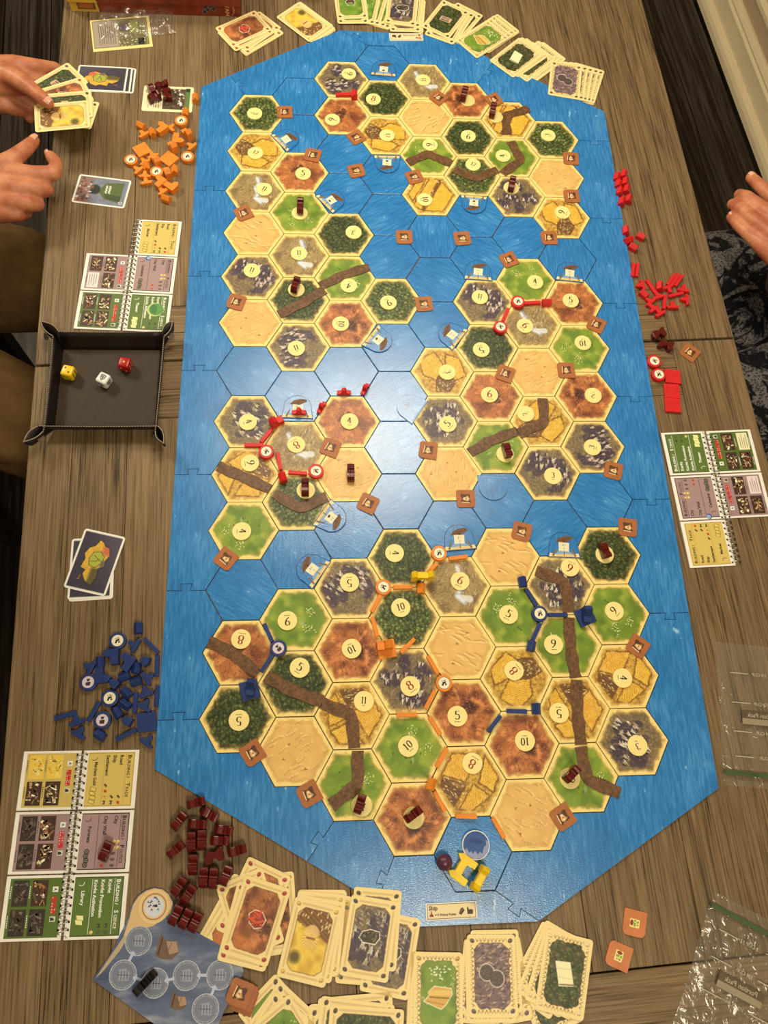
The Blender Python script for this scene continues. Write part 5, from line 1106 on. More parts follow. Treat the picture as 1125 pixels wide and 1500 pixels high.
def booklet(name, o_px, x_px, label, pages, mirrored=False):
    """o_px: spine start, x_px: spine end in the photograph"""
    a = Vector(at(*o_px, TABLE)); b = Vector(at(*x_px, TABLE)); rz = math.atan2(b.y - a.y, b.x - a.x)
    root = empty(name, (a.x, a.y, TABLE), rz); tag(root, label, 'booklet', 'spiral flip booklets'); sp = (b - a).length / 3 / mm
    for i, (th, bot, upper, seed, dim, mark) in enumerate(pages):
        x = i * sp * mm; sc = sp / (PW + 1.2)
        me = prism('page', [(q * mm * sc, w_ * mm) for q, w_ in ((.4, 1.5), (PW, 1.5), (PW + .0, PH + 1), (.4, PH + 1))], 0, .0014, M['white'], .0002, 1)
        pg = ob('lower_page', me, root, (x, 0, .0001)); pr = ob('printing', lower_print(th, bot, mark), pg, (0, 0, .0014)); pr.scale = (sc, 1, 1)
        if upper:
            me = prism('page', [(q * mm * sc, w_ * mm) for q, w_ in ((.4, -PH - 3), (PW, -PH - 3), (PW, -1.5), (.4, -1.5))], 0, .0010, M['white'], .0002, 1)
            pg = ob('upper_page', me, root, (x, 0, .0001)); pr = ob('printing', upper_print(th, seed, dim), pg, (0, 0, .0010)); pr.scale = (sc, 1.03, 1)
    n = 24; path = []
    for i in range(n * 14 + 1):
        t = i / 14; an = 2 * math.pi * (i % 14) / 14; x = (t + .5) * 3 * sp / (n + 1)
        path.append((x * mm, 5.2 * math.cos(an) * mm, (4.0 + 3.1 * math.sin(an)) * mm))
    ob('spiral_binding', tube_mesh('spiral_binding', path, .00055, M['wire'], 5), root)
    hk = Ink()
    for i in range(n):
        x = (i + .5) * 3 * sp / (n + 1) + .8
        for sy in (-1, 1): hk.rect(x - 1.2, sy * 5.4 - 1.0, x + 1.2, sy * 5.4 + 1.0, (24, 20, 18), 3)
    ob('punch_mark', hk.mesh('punch_mark'), root, (0, 0, .0015))
    return root
booklet('spiral_booklet', (122, 1099), (91, 1379), 'spiral booklet with all three colour pages open beside maroon figures', [('trade', 'Merchant Guild', 1, 4, (0, 2), None), ('politics', 'Fortress', 1, 2, (2, 3), None), ('science', 'Library', 1, 4, (1, 2, 3), None)])
booklet('spiral_booklet', (1079, 829), (1032, 631), 'spiral booklet under the panelled wall side, green page at its top', [('trade', 'Market', 0, 1, (), None), ('politics', 'Cathedral', 1, 3, (), 'blue'), ('science', 'Theater', 1, 9, (), None)], True)
booklet('spiral_booklet', (203, 322), (178, 486), 'spiral booklet tucked behind the leather dice tray', [('trade', 'Market', 0, 1, (), None), ('politics', 'Cathedral', 1, 3, (), 'blue'), ('science', 'Theater', 1, 5, (), 'melon')])

# ================================================================== ship-track board at the table end
BP = [(136, 1434), (160, 1402), (188, 1345), (194, 1325), (202, 1312), (213, 1304), (226, 1300), (238, 1302), (247, 1308), (253, 1317), (256, 1329), (255, 1341), (262, 1350), (290, 1366), (320, 1382), (345, 1404), (358, 1421), (346, 1448), (330, 1478), (312, 1520), (290, 1540), (222, 1496)]
bp = [Vector(at(u, v, TABLE)) for u, v in BP]; bc = sum(bp, Vector((0, 0))) / len(bp); lp = [(p.x - bc.x, p.y - bc.y) for p in bp]
if sum(lp[i - 1][0] * lp[i][1] - lp[i][0] * lp[i - 1][1] for i in range(len(lp))) < 0: lp.reverse()
bb = prism_bm(lp, 0, .0020); bb.normal_update(); bmesh.ops.triangulate(bb, faces=[f for f in bb.faces if len(f.verts) > 4], ngon_method='EAR_CLIP')
m_, nt_, b_ = newmat('misty_sea_print', .38, .5); v_ = mapping(nt_, (14, 40, 1), rot=(0, 0, .5)); n_ = noise(nt_, v_, 1, 4)
nt_.links.new(ramp(nt_, n_.outputs[0], [(.3, P(66, 74, 98)), (.55, P(96, 104, 124)), (.75, P(164, 162, 158))]), b_.inputs['Base Color'])
brd = ob('ship_track_board', bm_mesh('ship_track_board', bb, m_), None, (bc.x, bc.y, TABLE + .0001)); tag(brd, 'irregular misty blue card board with grey medallions by the maroon pile', 'game board')
k = Ink(); lo = lambda u, v: tuple((q - c_) / mm for q, c_ in zip(at(u, v, TABLE + .002), bc))
k.poly([lo(190, 1344), lo(195, 1325), lo(203, 1313), lo(214, 1305), lo(226, 1301), lo(238, 1303), lo(247, 1310), lo(253, 1322), lo(250, 1338), lo(225, 1356), lo(204, 1362), lo(192, 1366), lo(181, 1372)], (214, 176, 116), 0); k.poly([lo(181, 1372), lo(192, 1366), lo(176, 1392), lo(150, 1424), lo(140, 1433)], (186, 160, 124), 0)
hx_, hy_ = lo(226, 1328); k.poly([(hx_ + p * 17, hy_ + q * 17) for p, q in circ(1, 26)], (226, 188, 126), 1); k.ring(hx_, hy_, 13.5, 1.4, (172, 122, 78), 2); k.disc(hx_, hy_, 10.5, (208, 204, 200), 3, 24)
r = random.Random(8)
for i in range(18):
    a, d = r.uniform(0, 6.28), r.uniform(0, 9); x, y = hx_ + d * math.cos(a), hy_ + d * math.sin(a); k.poly([(x - 1.6, y - 1), (x + .2, y - .2), (x + 1.8, y - .8), (x + .6, y + .6), (x + .4, y + 1.8), (x - .5, y + .5)], (40, 36, 34), 4)
MED = [(203, 1378), (180, 1428), (227, 1440), (273, 1429), (322, 1428), (301, 1478)]
for q, (u, v) in enumerate(MED):
    x, y = lo(u, v); k.disc(x, y, 14.5, (118, 120, 132), 1, 30); k.ring(x, y, 14.5, .9, (186, 184, 180), 2); k.ring(x, y, 12.2, .5, (160, 160, 160), 2)
    for t in range(14): a = t * 2 * math.pi / 14; k.line(x + 12.4 * math.cos(a), y + 12.4 * math.sin(a), x + 14 * math.cos(a + .15), y + 14 * math.sin(a + .15), .5, (176, 174, 172), 2)
    k.poly([(x - 6, y - 5), (x + 6, y - 6), (x + 7, y + 2), (x + 3, y + 6), (x - 5, y + 5)], (150, 150, 154), 2)
    for t in range(4): k.line(x - 5 + t * 3.2, y - 4.6, x - 4.6 + t * 3, y + 4, .8, (92, 92, 100), 3)
    k.line(x - 6, y + .3, x + 6.4, y - .6, .6, (92, 92, 100), 3)
for (u0, v0), (u1, v1) in zip(MED, MED[1:]):
    x0, y0 = lo(u0, v0); x1, y1 = lo(u1, v1); dx, dy = x1 - x0, y1 - y0; d = math.hypot(dx, dy); dx, dy = dx / d, dy / d; cx, cy = (x0 + x1) / 2, (y0 + y1) / 2
    k.poly([(cx - dx * 3 - dy * 1.4, cy - dy * 3 + dx * 1.4), (cx - dx * 3 - dy * 4, cy - dy * 3 + dx * 4), (cx - dx * 7, cy - dy * 7), (cx - dx * 3 + dy * 4, cy - dy * 3 - dx * 4), (cx - dx * 3 + dy * 1.4, cy - dy * 3 - dx * 1.4), (cx + dx * 4 + dy * 1.4, cy + dy * 4 - dx * 1.4), (cx + dx * 4 - dy * 1.4, cy + dy * 4 + dx * 1.4)], (186, 184, 196), 3)
for u, v, s in ((246, 1386, 1.0), (262, 1465, .72)):
    x, y = lo(u, v); k.poly([(x - 13 * s, y - 9 * s), (x - 11 * s, y + 3 * s), (x - 8 * s, y + 13 * s), (x - 3 * s, y + 6 * s), (x + 9 * s, y + 5 * s), (x + 13 * s, y - 6 * s), (x + 5 * s, y - 13 * s), (x - 6 * s, y - 12 * s)], (112, 84, 64), 1); k.poly([(x - 2 * s, y + 5 * s), (x + 9 * s, y + 4 * s), (x + 12 * s, y - 6 * s), (x + 2 * s, y - 8 * s)], (168, 134, 104), 2); k.line(x - 10 * s, y - 8 * s, x - 6 * s, y + 9 * s, 1.2, (58, 44, 36), 2); k.line(x, y - 7 * s, x + 4 * s, y + 4 * s, .8, (120, 92, 70), 3)
ob('printing', k.mesh('printing'), brd, (0, 0, .0020))

# ================================================================== leather dice tray with three dice
tx0, ty0 = at(160, 571, TABLE + .003); tray = empty('dice_tray', (tx0, ty0, TABLE), 0); tag(tray, 'square black leather snap-corner tray with pale stitching and brown inside', 'dice tray')
fw = [Vector((*at(u, v, TABLE + .003), 0)) - Vector((tx0, ty0, 0)) for u, v in ((92, 512), (235, 513), (227, 627), (79, 627))]     # floor corners TL TR BR BL
ZR = .027
rimpx = {0: ((86, 486), (78, 493)), 1: ((238, 486), (241, 493)), 2: ((232, 625), (228, 632)), 3: ((56, 625), (64, 632))}
tips = [Vector((*at(u, v, TABLE + ZR), 0)) - Vector((tx0, ty0, 0)) for u, v in ((61, 473), (254, 473), (241, 652), (36, 650))]
rim = {}
for i in range(4):
    a, b = rimpx[i]; h_, v_ = (a, b)
    rim[(i, 'h')] = Vector((*at(*h_, TABLE + ZR), 0)) - Vector((tx0, ty0, 0)); rim[(i, 'v')] = Vector((*at(*v_, TABLE + ZR), 0)) - Vector((tx0, ty0, 0))
bm = bmesh.new(); fv = [bm.verts.new((p.x, p.y, .0032)) for p in fw]; bm.faces.new(fv[::-1] if False else fv)
me = bm_mesh('tray_floor', bm, M['felt']); o = ob('tray_floor', me, tray); sm = o.modifiers.new('s', 'SOLIDIFY'); sm.thickness = .003; sm.offset = -1 if me.polygons[0].normal.z > 0 else 1
Zv = lambda p, z: (p.x, p.y, z)
th_path = []
for i in range(4):
    j = (i + 1) % 4; ky = 'h' if i in (0, 2) else 'v'; A_, B_, a_, b_ = fw[i], fw[j], rim[(i, ky)], rim[(j, ky)]; n = 10; vs2, fs2 = [], []
    for q in range(n + 1):
        t = q / n; lo_, hi_ = A_.lerp(B_, t), a_.lerp(b_, t); sag = math.sin(math.pi * t) * .0016
        for s in range(5):
            w = s / 4; p = lo_.lerp(hi_, w); vs2.append(Zv(p, .0012 + (ZR - sag - .0012) * w))
    for q in range(n):
        for s in range(4): e = q * 5 + s; fs2.append((e, e + 5, e + 6, e + 1))
    me = meshdata('wall', vs2, fs2, M['leather'], smooth=True); o = ob('side_panel', me, tray); sm = o.modifiers.new('s', 'SOLIDIFY'); sm.thickness = .0028; sm.offset = 0
    tv, tf = [], []
    for q in range(44):      # stitches along the rim
        for e, t in enumerate((q / 44 + .004, q / 44 + .016)):
            p = (a_.lerp(b_, t) * .96 + A_.lerp(B_, t) * .04); d = (b_ - a_).normalized(); nn = Vector((-d.y, d.x, 0)) * .0004; z = ZR - math.sin(math.pi * t) * .0016 + .0012
            tv += [Zv(p - nn, z), Zv(p + nn, z), Zv(p + nn, z + .0006), Zv(p - nn, z + .0006)]
        e = len(tv) - 8; tf += [(e, e + 1, e + 5, e + 4), (e + 1, e + 2, e + 6, e + 5), (e + 2, e + 3, e + 7, e + 6), (e + 3, e, e + 4, e + 7)]
    ob('stitching', meshdata('stitching', tv, tf, M['thread']), tray)
    # pinched corner: two leather lips that meet in a point, with a steel snap
    T = tips[i]; hA, vA = rim[(i, 'h')], rim[(i, 'v')]; cv, cf = [], []
    for sd, R0 in ((0, hA), (1, vA)):
        base = len(cv)
        for q in range(9):
            t = q / 8; d = (T - fw[i]).normalized(); nn = Vector((-d.y, d.x, 0)); sgn = 1 if (R0 - fw[i]).dot(nn) > 0 else -1
            hi_ = R0.lerp(T, t) + nn * sgn * .0035 * math.sin(math.pi * min(1, t * 1.05)); lo_ = fw[i].lerp(T, t * .80)
            cv += [Zv(lo_, .0012 + t * .010), Zv(lo_.lerp(hi_, .5), .0012 + (ZR * .5)), Zv(hi_, ZR + .003 * math.sin(math.pi * t * .6) )]
        for q in range(8):
            for s in range(2): e = base + q * 3 + s; cf.append((e, e + 3, e + 4, e + 1))
    o = ob('pinched_corner', meshdata('pinched_corner', cv, cf, M['leather'], smooth=True), tray); sm = o.modifiers.new('s', 'SOLIDIFY'); sm.thickness = .0024; sm.offset = 0
    pts_ = [Vector(cv[q * 3 + 2]) + Vector((0, 0, .0016)) for q in range(9)] + [Vector(cv[27 + q * 3 + 2]) + Vector((0, 0, .0016)) for q in range(8, -1, -1)]
    ob('corner_piping', tube_mesh('corner_piping', pts_, .0006, M['thread'], 5), tray)
    mid = (fw[i] * .45 + T * .55); d = (T - fw[i]).normalized(); nn = Vector((-d.y, d.x, 0)); nn = nn if nn.y < 0 else -nn
    sn = ob('snap_button', prism('snap_button', circ(.0052, 20), 0, .002, M['snap'], .0007), tray); sn.location = Vector(Zv(mid + nn * .0062, .019)); sn.rotation_euler = (nn + Vector((0, 0, .75))).to_track_quat('Z', 'Y').to_euler()
def die(u, v, ang, mat, lb, faces, pc):
    z = TABLE + .0034; bm = bmesh.new(); bmesh.ops.create_cube(bm, size=.016); bmesh.ops.bevel(bm, geom=list(bm.edges), offset=.0028, segments=4, profile=.5, affect='EDGES')
    x, y = at(u, v, z + .010); o = ob('die', bm_mesh('die', bm, M[mat], True), None, (x, y, z + .008), yaw_deg(u, v, ang, z)); tag(o, lb, 'die', 'three dice in the tray')
    for rot, n in faces:
        k = Ink(); sp = {1: [(0, 0)], 2: [(-3, 3), (3, -3)], 3: [(-3, 3), (0, 0), (3, -3)], 4: [(-3, -3), (3, 3), (-3, 3), (3, -3)], 6: [(a, b) for a in (-3, 3) for b in (-3.4, 0, 3.4)]}.get(n)
        if sp:
            for a, b in sp: k.disc(a, b, 1.35, pc, 0, 14)
        else: k.poly([(-4, 4), (0, 5), (4, 4), (3.6, -1), (0, -5), (-3.6, -1)], (36, 34, 30), 0); k.poly([(-3, 3), (0, 3.8), (3, 3), (2.7, -1), (0, -3.8), (-2.7, -1)], (180, 176, 160), 1); k.line(-2.6, 1, 2.6, 1, .7, (36, 34, 30), 2); k.line(0, -3, 0, 3, .7, (36, 34, 30), 2); k.line(-2.4, 2.4, 2, -2, .7, (36, 34, 30), 2)
        f = ob('pip', k.mesh('pip'), o); f.rotation_euler = rot; n_ = Vector((0, 0, .00797)); n_.rotate(f.rotation_euler); f.location = n_
TPF, FRT, RGT = (0, 0, 0), (math.pi / 2, 0, 0), (math.pi / 2, 0, math.pi / 2)
die(100, 545, -12, 'dieyellow', 'yellow die with black pips nearest the seated khaki legs'.replace('nearest', 'near'), [(TPF, 2), (FRT, 3), (RGT, 6)], (40, 28, 18))
die(152, 556, -25, 'diewhite', 'white die with a dark shield symbol on top', [(TPF, 0), (FRT, 0), (RGT, 0)], (40, 40, 40))
die(183, 533, -10, 'diered', 'dark red die with yellow pips', [(TPF, 1), (FRT, 2), (RGT, 4)], (240, 190, 80))

# ================================================================== clear bags, leaflet, boxes
def film_bag(name, w, h, seed, amp=.0035, mirror_txt=True, flipv=False, prints=True, zipper=True):
    """flat zip bag, local x across, y up from the closed end to the zip"""
    rs = np.random.RandomState(seed); nx, ny = 26, 34; V, Fc = [], []
    for lay in (0, 1):
        for j in range(ny + 1):
            for i in range(nx + 1):
                x, y = (i / nx - .5) * w, (j / ny) * h; e = min(i, nx - i) / nx * 2; e2 = min(j, ny - j) / ny * 2
                n = float(vnoise(np.array([x / mm]), np.array([y / mm]), 9, seed)[0]); n2 = float(vnoise(np.array([x / mm]), np.array([y / mm]), 4, seed + 3)[0])
                sw = (1 - min(e, .25) / .25) * .0022 * n2; edge = min(1, min(e, e2) * 6)
                z = .0002 + (amp * n * edge + sw + .0006 * edge if lay else 0)
                V.append((x + .0016 * (n2 - .5) * (e < .1), y, z))
    q = (nx + 1) * (ny + 1)
    for lay in (0, 1):
        for j in range(ny):
            for i in range(nx):
                a = lay * q + j * (nx + 1) + i; f = (a, a + 1, a + nx + 2, a + nx + 1); Fc.append(f if lay else f[::-1])
    o = ob(name, meshdata(name, V, Fc, M['film'], smooth=True))
    if zipper:
        bm = bmesh.new(); box_bm(bm, -w / 2, w / 2, h - .0135, h - .0125, .004, .0056); box_bm(bm, -w / 2, w / 2, h - .0175, h - .0163, .004, .0056); zo = ob('zip_strip', bm_mesh('zip_strip', bm, M['zip']), o)
        bm = bmesh.new(); box_bm(bm, -w / 2, w / 2, h - .0163, h - .0135, .0042, .0050); ob('zip_band', bm_mesh('zip_band', bm, M['zip']), o)
    if prints:
        W2 = w / mm; H2 = h / mm; c = (186, 172, 142); an = math.pi if flipv else 0
        for t, yy in (('1 CUP', .80), ('3/4 CUP', .63), ('1/2 CUP', .43), ('1/4 CUP', .22)):
            k = Ink(); y = H2 * yy; k.line(-W2 * .36, y, -W2 * .14, y, .9, c, 0); k.line(W2 * .14, y, W2 * .36, y, .9, c, 0); k.text(t, 0, y - (2 if not flipv else -2), 5.6, an, c, 0, mirror=True, center=True)
            ob('measure_marking', k.mesh('measure_marking'), o, (0, 0, .0052))
        k = Ink(); y = H2 * .53; k.rect(-26, y - 8, 26, y + 8, (150, 132, 102), 0); k.rect(-26, y - 1 if not flipv else y - 8, 26, y + 8 if not flipv else y + 1, (92, 74, 52), 1); k.text('Portion Pack', 0, y + (1 if not flipv else -1), 7.4, an, (178, 160, 128), 2, mirror=True, center=True, bold=.01)
        ob('label_print', k.mesh('label_print'), o, (0, 0, .0052))
    return o
a = Vector(at(1047, 940, TABLE)); b = Vector(at(1060, 1150, TABLE)); ln = (b - a).length; up = (b - a).normalized(); xd = Vector((up.y, -up.x))
xd = -xd if xd.x < 0 else xd; wB = .105
bag = film_bag('zip_bag', wB, ln, 3, flipv=True); c_ = a + xd * wB / 2
bag.location = (c_.x, c_.y, TABLE); bag.rotation_euler = (0, 0, math.atan2(up.y, up.x) - math.pi / 2); tag(bag, 'empty clear zip bag by the panelled wall side, zip toward the table end', 'plastic bag', 'clear zip bags')
a = Vector(at(1045, 1305, TABLE)); b = Vector(at(985, 1500, TABLE)); up = (a - b).normalized(); xd = Vector((up.y, -up.x)); xd = -xd if xd.x < 0 else xd; wB = .112; c_ = a + xd * wB / 2 - up * .175
bag = film_bag('zip_bag', wB, .175, 9); bag.location = (c_.x, c_.y, TABLE); bag.rotation_euler = (0, 0, math.atan2(up.y, up.x) - math.pi / 2); tag(bag, 'empty clear zip bag slanting at the table corner, green zip uppermost', 'plastic bag', 'clear zip bags')
# leaflet card in a crumpled sleeve by the boxes
lc = Vector(at(178, 50, TABLE)); lr = yaw(178, 50, 90, -8, TABLE)
lf = ob('leaflet', boxm('leaflet', .097, .072, 0, .0012, M['cream'], .0002), None, (lc.x, lc.y, TABLE + .0001), lr); tag(lf, 'cream picture leaflet partly under crumpled clear sleeve by the boxes', 'leaflet')
k = Ink(); k.rect(-46, -30, 44, 33, (140, 124, 84), 0); k.rect(-45, -28, -6, 32, (166, 148, 124), 1)
for i in range(8): k.line(-36 + i * 3.6, -22, -36 + i * 3.6, 24 - (i % 3) * 3, 1.1, (108, 92, 76), 2)
r = random.Random(4); k.poly([(-4, -28), (40, -30), (36, 20), (18, 33), (-2, 26)], (112, 100, 60), 1); k.poly([(14, 0), (26, -4), (30, 26), (16, 30)], (140, 140, 58), 2); k.poly([(-4, 8), (10, 4), (12, 24), (-2, 22)], (74, 56, 66), 2); k.rect(26, -29, 36, -14, (44, 46, 40), 3)
for i in range(26): x, y = r.uniform(-4, 36), r.uniform(-29, -16); k.line(x, y, x + r.uniform(-4, 4), y + r.uniform(-2, 5), 1.2, r.choice([(232, 222, 196), (52, 44, 36), (120, 100, 66)]), 3)
ob('printing', k.mesh('printing'), lf, (0, 0, .0012))
slv = film_bag('clear_sleeve', .125, .085, 21, .012, prints=False, zipper=False); p_ = at(205, 55, TABLE); slv.location = (p_[0], p_[1], TABLE + .0014); slv.rotation_euler = (0, 0, yaw(205, 45, 100, -10, TABLE)); tag(slv, 'crumpled clear plastic sleeve over the leaflet by the boxes', 'plastic bag')
def game_box(px, wd, dp, h, mat, lb, draw):
    x, y = at(*px, TABLE); o = empty('game_box', (x, y, TABLE), math.radians(.2)); tag(o, lb, 'game box', 'game boxes')
    ob('box_base', prism('box_base', [(-wd, 0), (0, 0), (0, dp), (-wd, dp)], 0, h, M[mat], .0006), o, (0, 0, .0001))
    ob('lid', prism('lid', [(-wd - .0015, -.0015), (.0015, -.0015), (.0015, dp + .0015), (-wd - .0015, dp + .0015)], h * .34, h + .0015, M[mat], .0006), o, (0, 0, .0001))
    k = Ink(); draw(k); p = ob('lettering', k.mesh('lettering'), o, (0, -.0001, .0001)); p.rotation_euler = (math.pi / 2, 0, 0); return o
def d1(k):
    k.text('TAN', -25, 20.5, 9.5, -math.pi / 2, (206, 140, 96), 1, bold=.03)
    a = [(-19 + 9 * math.cos(t), 12 + 11 * math.sin(t)) for t in [-1.2 + i * .22 for i in range(12)]]
    for p, q in zip(a, a[1:]): k.line(*p, *q, .6, (206, 140, 96), 1)
    for i in range(6): k.disc(-52 + 8 * math.cos(i), 13 + 6 * math.sin(i * 1.7), 4, (52, 34, 30), 0, 10); k.ring(-52 + 8 * math.cos(i), 13 + 6 * math.sin(i * 1.7), 4, .6, (128, 118, 112), 1, 14)
    for i in range(5): k.rect(-12.5, 5 + i * 2.6, -11.3, 6.6 + i * 2.6, (206, 140, 96), 1)
game_box((353, 25), .235, .20, .055, 'boxred', 'red-brown game box with pale lettering at the far table end', d1)
def d2(k):
    k.rect(-34, 5, -4, 20, (110, 70, 40), 0); k.rect(-31, 7, -8, 18, (170, 96, 44), 1)
    for i, g_ in enumerate('3N'): k.text(g_, -53 + i * 0, 8 + i * 5, 4.5, math.pi, (60, 44, 24), 1)
game_box((146, 18), .046, .16, .05, 'boxyellow', 'yellow game box beside the red-brown box, picture on its side', d2)
# dark glazed dish whose rim just shows at the far end
dsh = bmesh.new(); prof = [(.0, .004), (.020, .004), (.026, .010), (.028, .030), (.0255, .030), (.0235, .012), (.018, .008), (0, .008)]; nseg = 36; rings = []
for rr, zz in prof: rings.append([dsh.verts.new((max(rr, .0004) * math.cos(2 * math.pi * i / nseg), max(rr, .0004) * math.sin(2 * math.pi * i / nseg), zz - .004)) for i in range(nseg)])
for q in range(len(rings) - 1):
    for i in range(nseg): dsh.faces.new((rings[q][i], rings[q][(i + 1) % nseg], rings[q + 1][(i + 1) % nseg], rings[q + 1][i]))
x, y = at(438, -18, TABLE); o = ob('dark_cup', bm_mesh('dark_cup', dsh, M['mouldedgrey'], True), None, (x, y, TABLE + .0001)); tag(o, 'dark round cup behind the wheat cards at the box end', 'cup')

# ================================================================== people
def add_ball(bm, c, r, sub=3):
    bmesh.ops.create_icosphere(bm, subdivisions=sub, radius=r, matrix=Matrix.Translation(Vector(c)))
def add_cone(bm, a, b, ra, rb, n=16):
    a, b = Vector(a), Vector(b); d = b - a
    if d.length < 1e-5: return
    u = d.normalized().orthogonal().normalized(); w = d.normalized().cross(u); A_, B_ = [], []
    for i in range(n):
        t = 2 * math.pi * i / n; q = u * math.cos(t) + w * math.sin(t); A_.append(bm.verts.new(a + q * ra)); B_.append(bm.verts.new(b + q * rb))
    for i in range(n): bm.faces.new((A_[i], A_[(i + 1) % n], B_[(i + 1) % n], B_[i]))
    bm.faces.new(A_[::-1]); bm.faces.new(B_)
def body(name, chains, voxel, mat, parent, origin, smooth=6, fac=.5):
    bm = bmesh.new(); O_ = Vector(origin)
    for ch in chains:
        for i, (x, y, z, r) in enumerate(ch):
            add_ball(bm, Vector((x, y, z)) - O_, r, 3 if r > .03 else 2)
            if i: px, py, pz, pr = ch[i - 1]; add_cone(bm, Vector((px, py, pz)) - O_, Vector((x, y, z)) - O_, pr, r)
    bmesh.ops.recalc_face_normals(bm, faces=bm.faces); me = bpy.data.meshes.new(name); bm.to_mesh(me); bm.free()
    t = bpy.data.objects.new('tmp', me); C.objects.link(t); m = t.modifiers.new('r', 'REMESH'); m.mode = 'VOXEL'; m.voxel_size = voxel; m.use_smooth_shade = True
    s = t.modifiers.new('s', 'SMOOTH'); s.factor = fac; s.iterations = smooth
    dg = bpy.context.evaluated_depsgraph_get(); out = bpy.data.meshes.new_from_object(t.evaluated_get(dg)); bpy.data.objects.remove(t); bpy.data.meshes.remove(me)
    out.name = name; out.materials.clear(); out.materials.append(mat); return ob(name, out, parent)
def pw(u, v, z, r): x, y = at(u, v, z); return (x, y, z, r)
def nail(parent, origin, p, d, up, w, l):
    """oval nail plate on a fingertip: p tip point, d finger direction, up the nail's outward normal"""
    d = Vector(d).normalized(); up = Vector(up); up = (up - d * up.dot(d)).normalized(); s = d.cross(up); vs2 = []; fs2 = []
    for i in range(7):
        for j in range(7):
            a, b = (i / 3 - 1), (j / 3 - 1); q = math.sqrt(max(0, 1 - b * b * .35)); vs2.append(Vector(p) - Vector(origin) + s * (a * w * q) + d * (b * l) + up * (.0006 - .0022 * a * a - .0010 * b * b))
    for i in range(6):
        for j in range(6): e = i * 7 + j; fs2.append((e, e + 7, e + 8, e + 1))
    ob('fingernail', meshdata('fingernail', vs2, fs2, M['nail'], smooth=True), parent)
def head(cx, cy, cz, fx, fy):
    f = Vector((fx, fy, 0)).normalized(); s = Vector((-f.y, f.x, 0)); c = Vector((cx, cy, cz)); P_ = lambda a, b, z, r: (*(c + f * a + s * b + Vector((0, 0, z))), r)
    return [[P_(-.02, 0, .03, .092), P_(.015, 0, .02, .088)], [P_(.03, 0, -.04, .062), P_(.05, 0, -.085, .036)], [P_(.094, 0, .012, .009), P_(.106, 0, -.026, .0125)], [P_(.078, -.02, -.062, .010), P_(.088, 0, -.060, .011), P_(.078, .02, -.062, .010)],
            [P_(.085, -.04, .035, .014), P_(.088, .04, .035, .014)], [P_(0, .088, .01, .012), P_(-.012, .094, -.02, .014)], [P_(0, -.088, .01, .012), P_(-.012, -.094, -.02, .014)], [P_(-.02, 0, -.07, .056), P_(-.03, 0, -.17, .058)]], f, s, c
def eyes_hair(root, O_, f, s, c):
    for b in (-.034, .034):
        bm = bmesh.new(); add_ball(bm, c + f * .0885 + s * b + Vector((0, 0, .008)) - O_, .0125, 2); ob('eye', bm_mesh('eye', bm, M['diewhite'], True), root)
    bm = bmesh.new(); bmesh.ops.create_icosphere(bm, subdivisions=4, radius=.108)
    for v in bm.verts:
        k_ = 1 + .03 * math.sin(v.co.x * 160) * math.sin(v.co.y * 140); p = c - f * .012 + Vector((0, 0, .036)) - O_; v.co = p + Vector((v.co.x * k_, v.co.y * k_, v.co.z * k_))
    bmesh.ops.delete(bm, geom=[v for v in bm.verts if (v.co - (c - O_)).dot(f) > .045 and (v.co - (c - O_)).z < .075 or (v.co - (c - O_)).z < -.03], context='VERTS'); ob('hair', bm_mesh('hair', bm, M['hair'], True), root)

# --- person whose hands hold the fanned cards (tray side)
LO = Vector((-.74, -.28, 0)); L = empty('person', LO); tag(L, 'seated person in khaki trousers holding fanned cards over the table edge', 'person')
hd, f_, s_, c_ = head(-.66, -.26, 1.325, .9, -.1)
zA = .862
armA = [[(-.70, -.08, 1.10, .052), (-.62, -.02, .90, .045), (-.48, -.045, .815, .036), pw(-38, 118, 0.8000, .030), pw(-12, 120, 0.8000, .029)],
 # palm side: four metacarpals, then the fingers that pass behind the cards
 [pw(-16, 104, 0.8040, .022), pw(20, 97, 0.8060, .0165), pw(50, 98, 0.8020, .0125), pw(80, 99, 0.7890, .0088), pw(94, 107, 0.7820, .0076)],
 [pw(-14, 116, 0.8000, .024), pw(22, 114, 0.8000, .019), pw(46, 118, 0.7920, .0125), pw(76, 124, 0.7800, .0088), pw(90, 134, 0.7740, .0076)],
 [pw(-14, 132, 0.7920, .023), pw(14, 136, 0.7900, .018), pw(34, 146, 0.7840, .012), pw(56, 156, 0.7740, .0088), pw(58, 172, 0.7720, .0078)],
 [pw(-16, 146, 0.7880, .021), pw(6, 152, 0.7840, .0155), pw(22, 160, 0.7800, .0105), pw(38, 164, 0.7740, .0082), pw(44, 174, 0.7720, .0074)],
 [pw(-10, 112, 0.8100, .024), pw(16, 112, 0.8200, .0165), pw(40, 126, 0.8260, .0125), pw(58, 141, 0.8260, .0108), pw(71, 151, 0.8215, .0088)],
 [pw(-12, 124, 0.8040, .022), pw(24, 122, 0.8080, .017), pw(36, 128, 0.8100, .011)]]
zB = .80
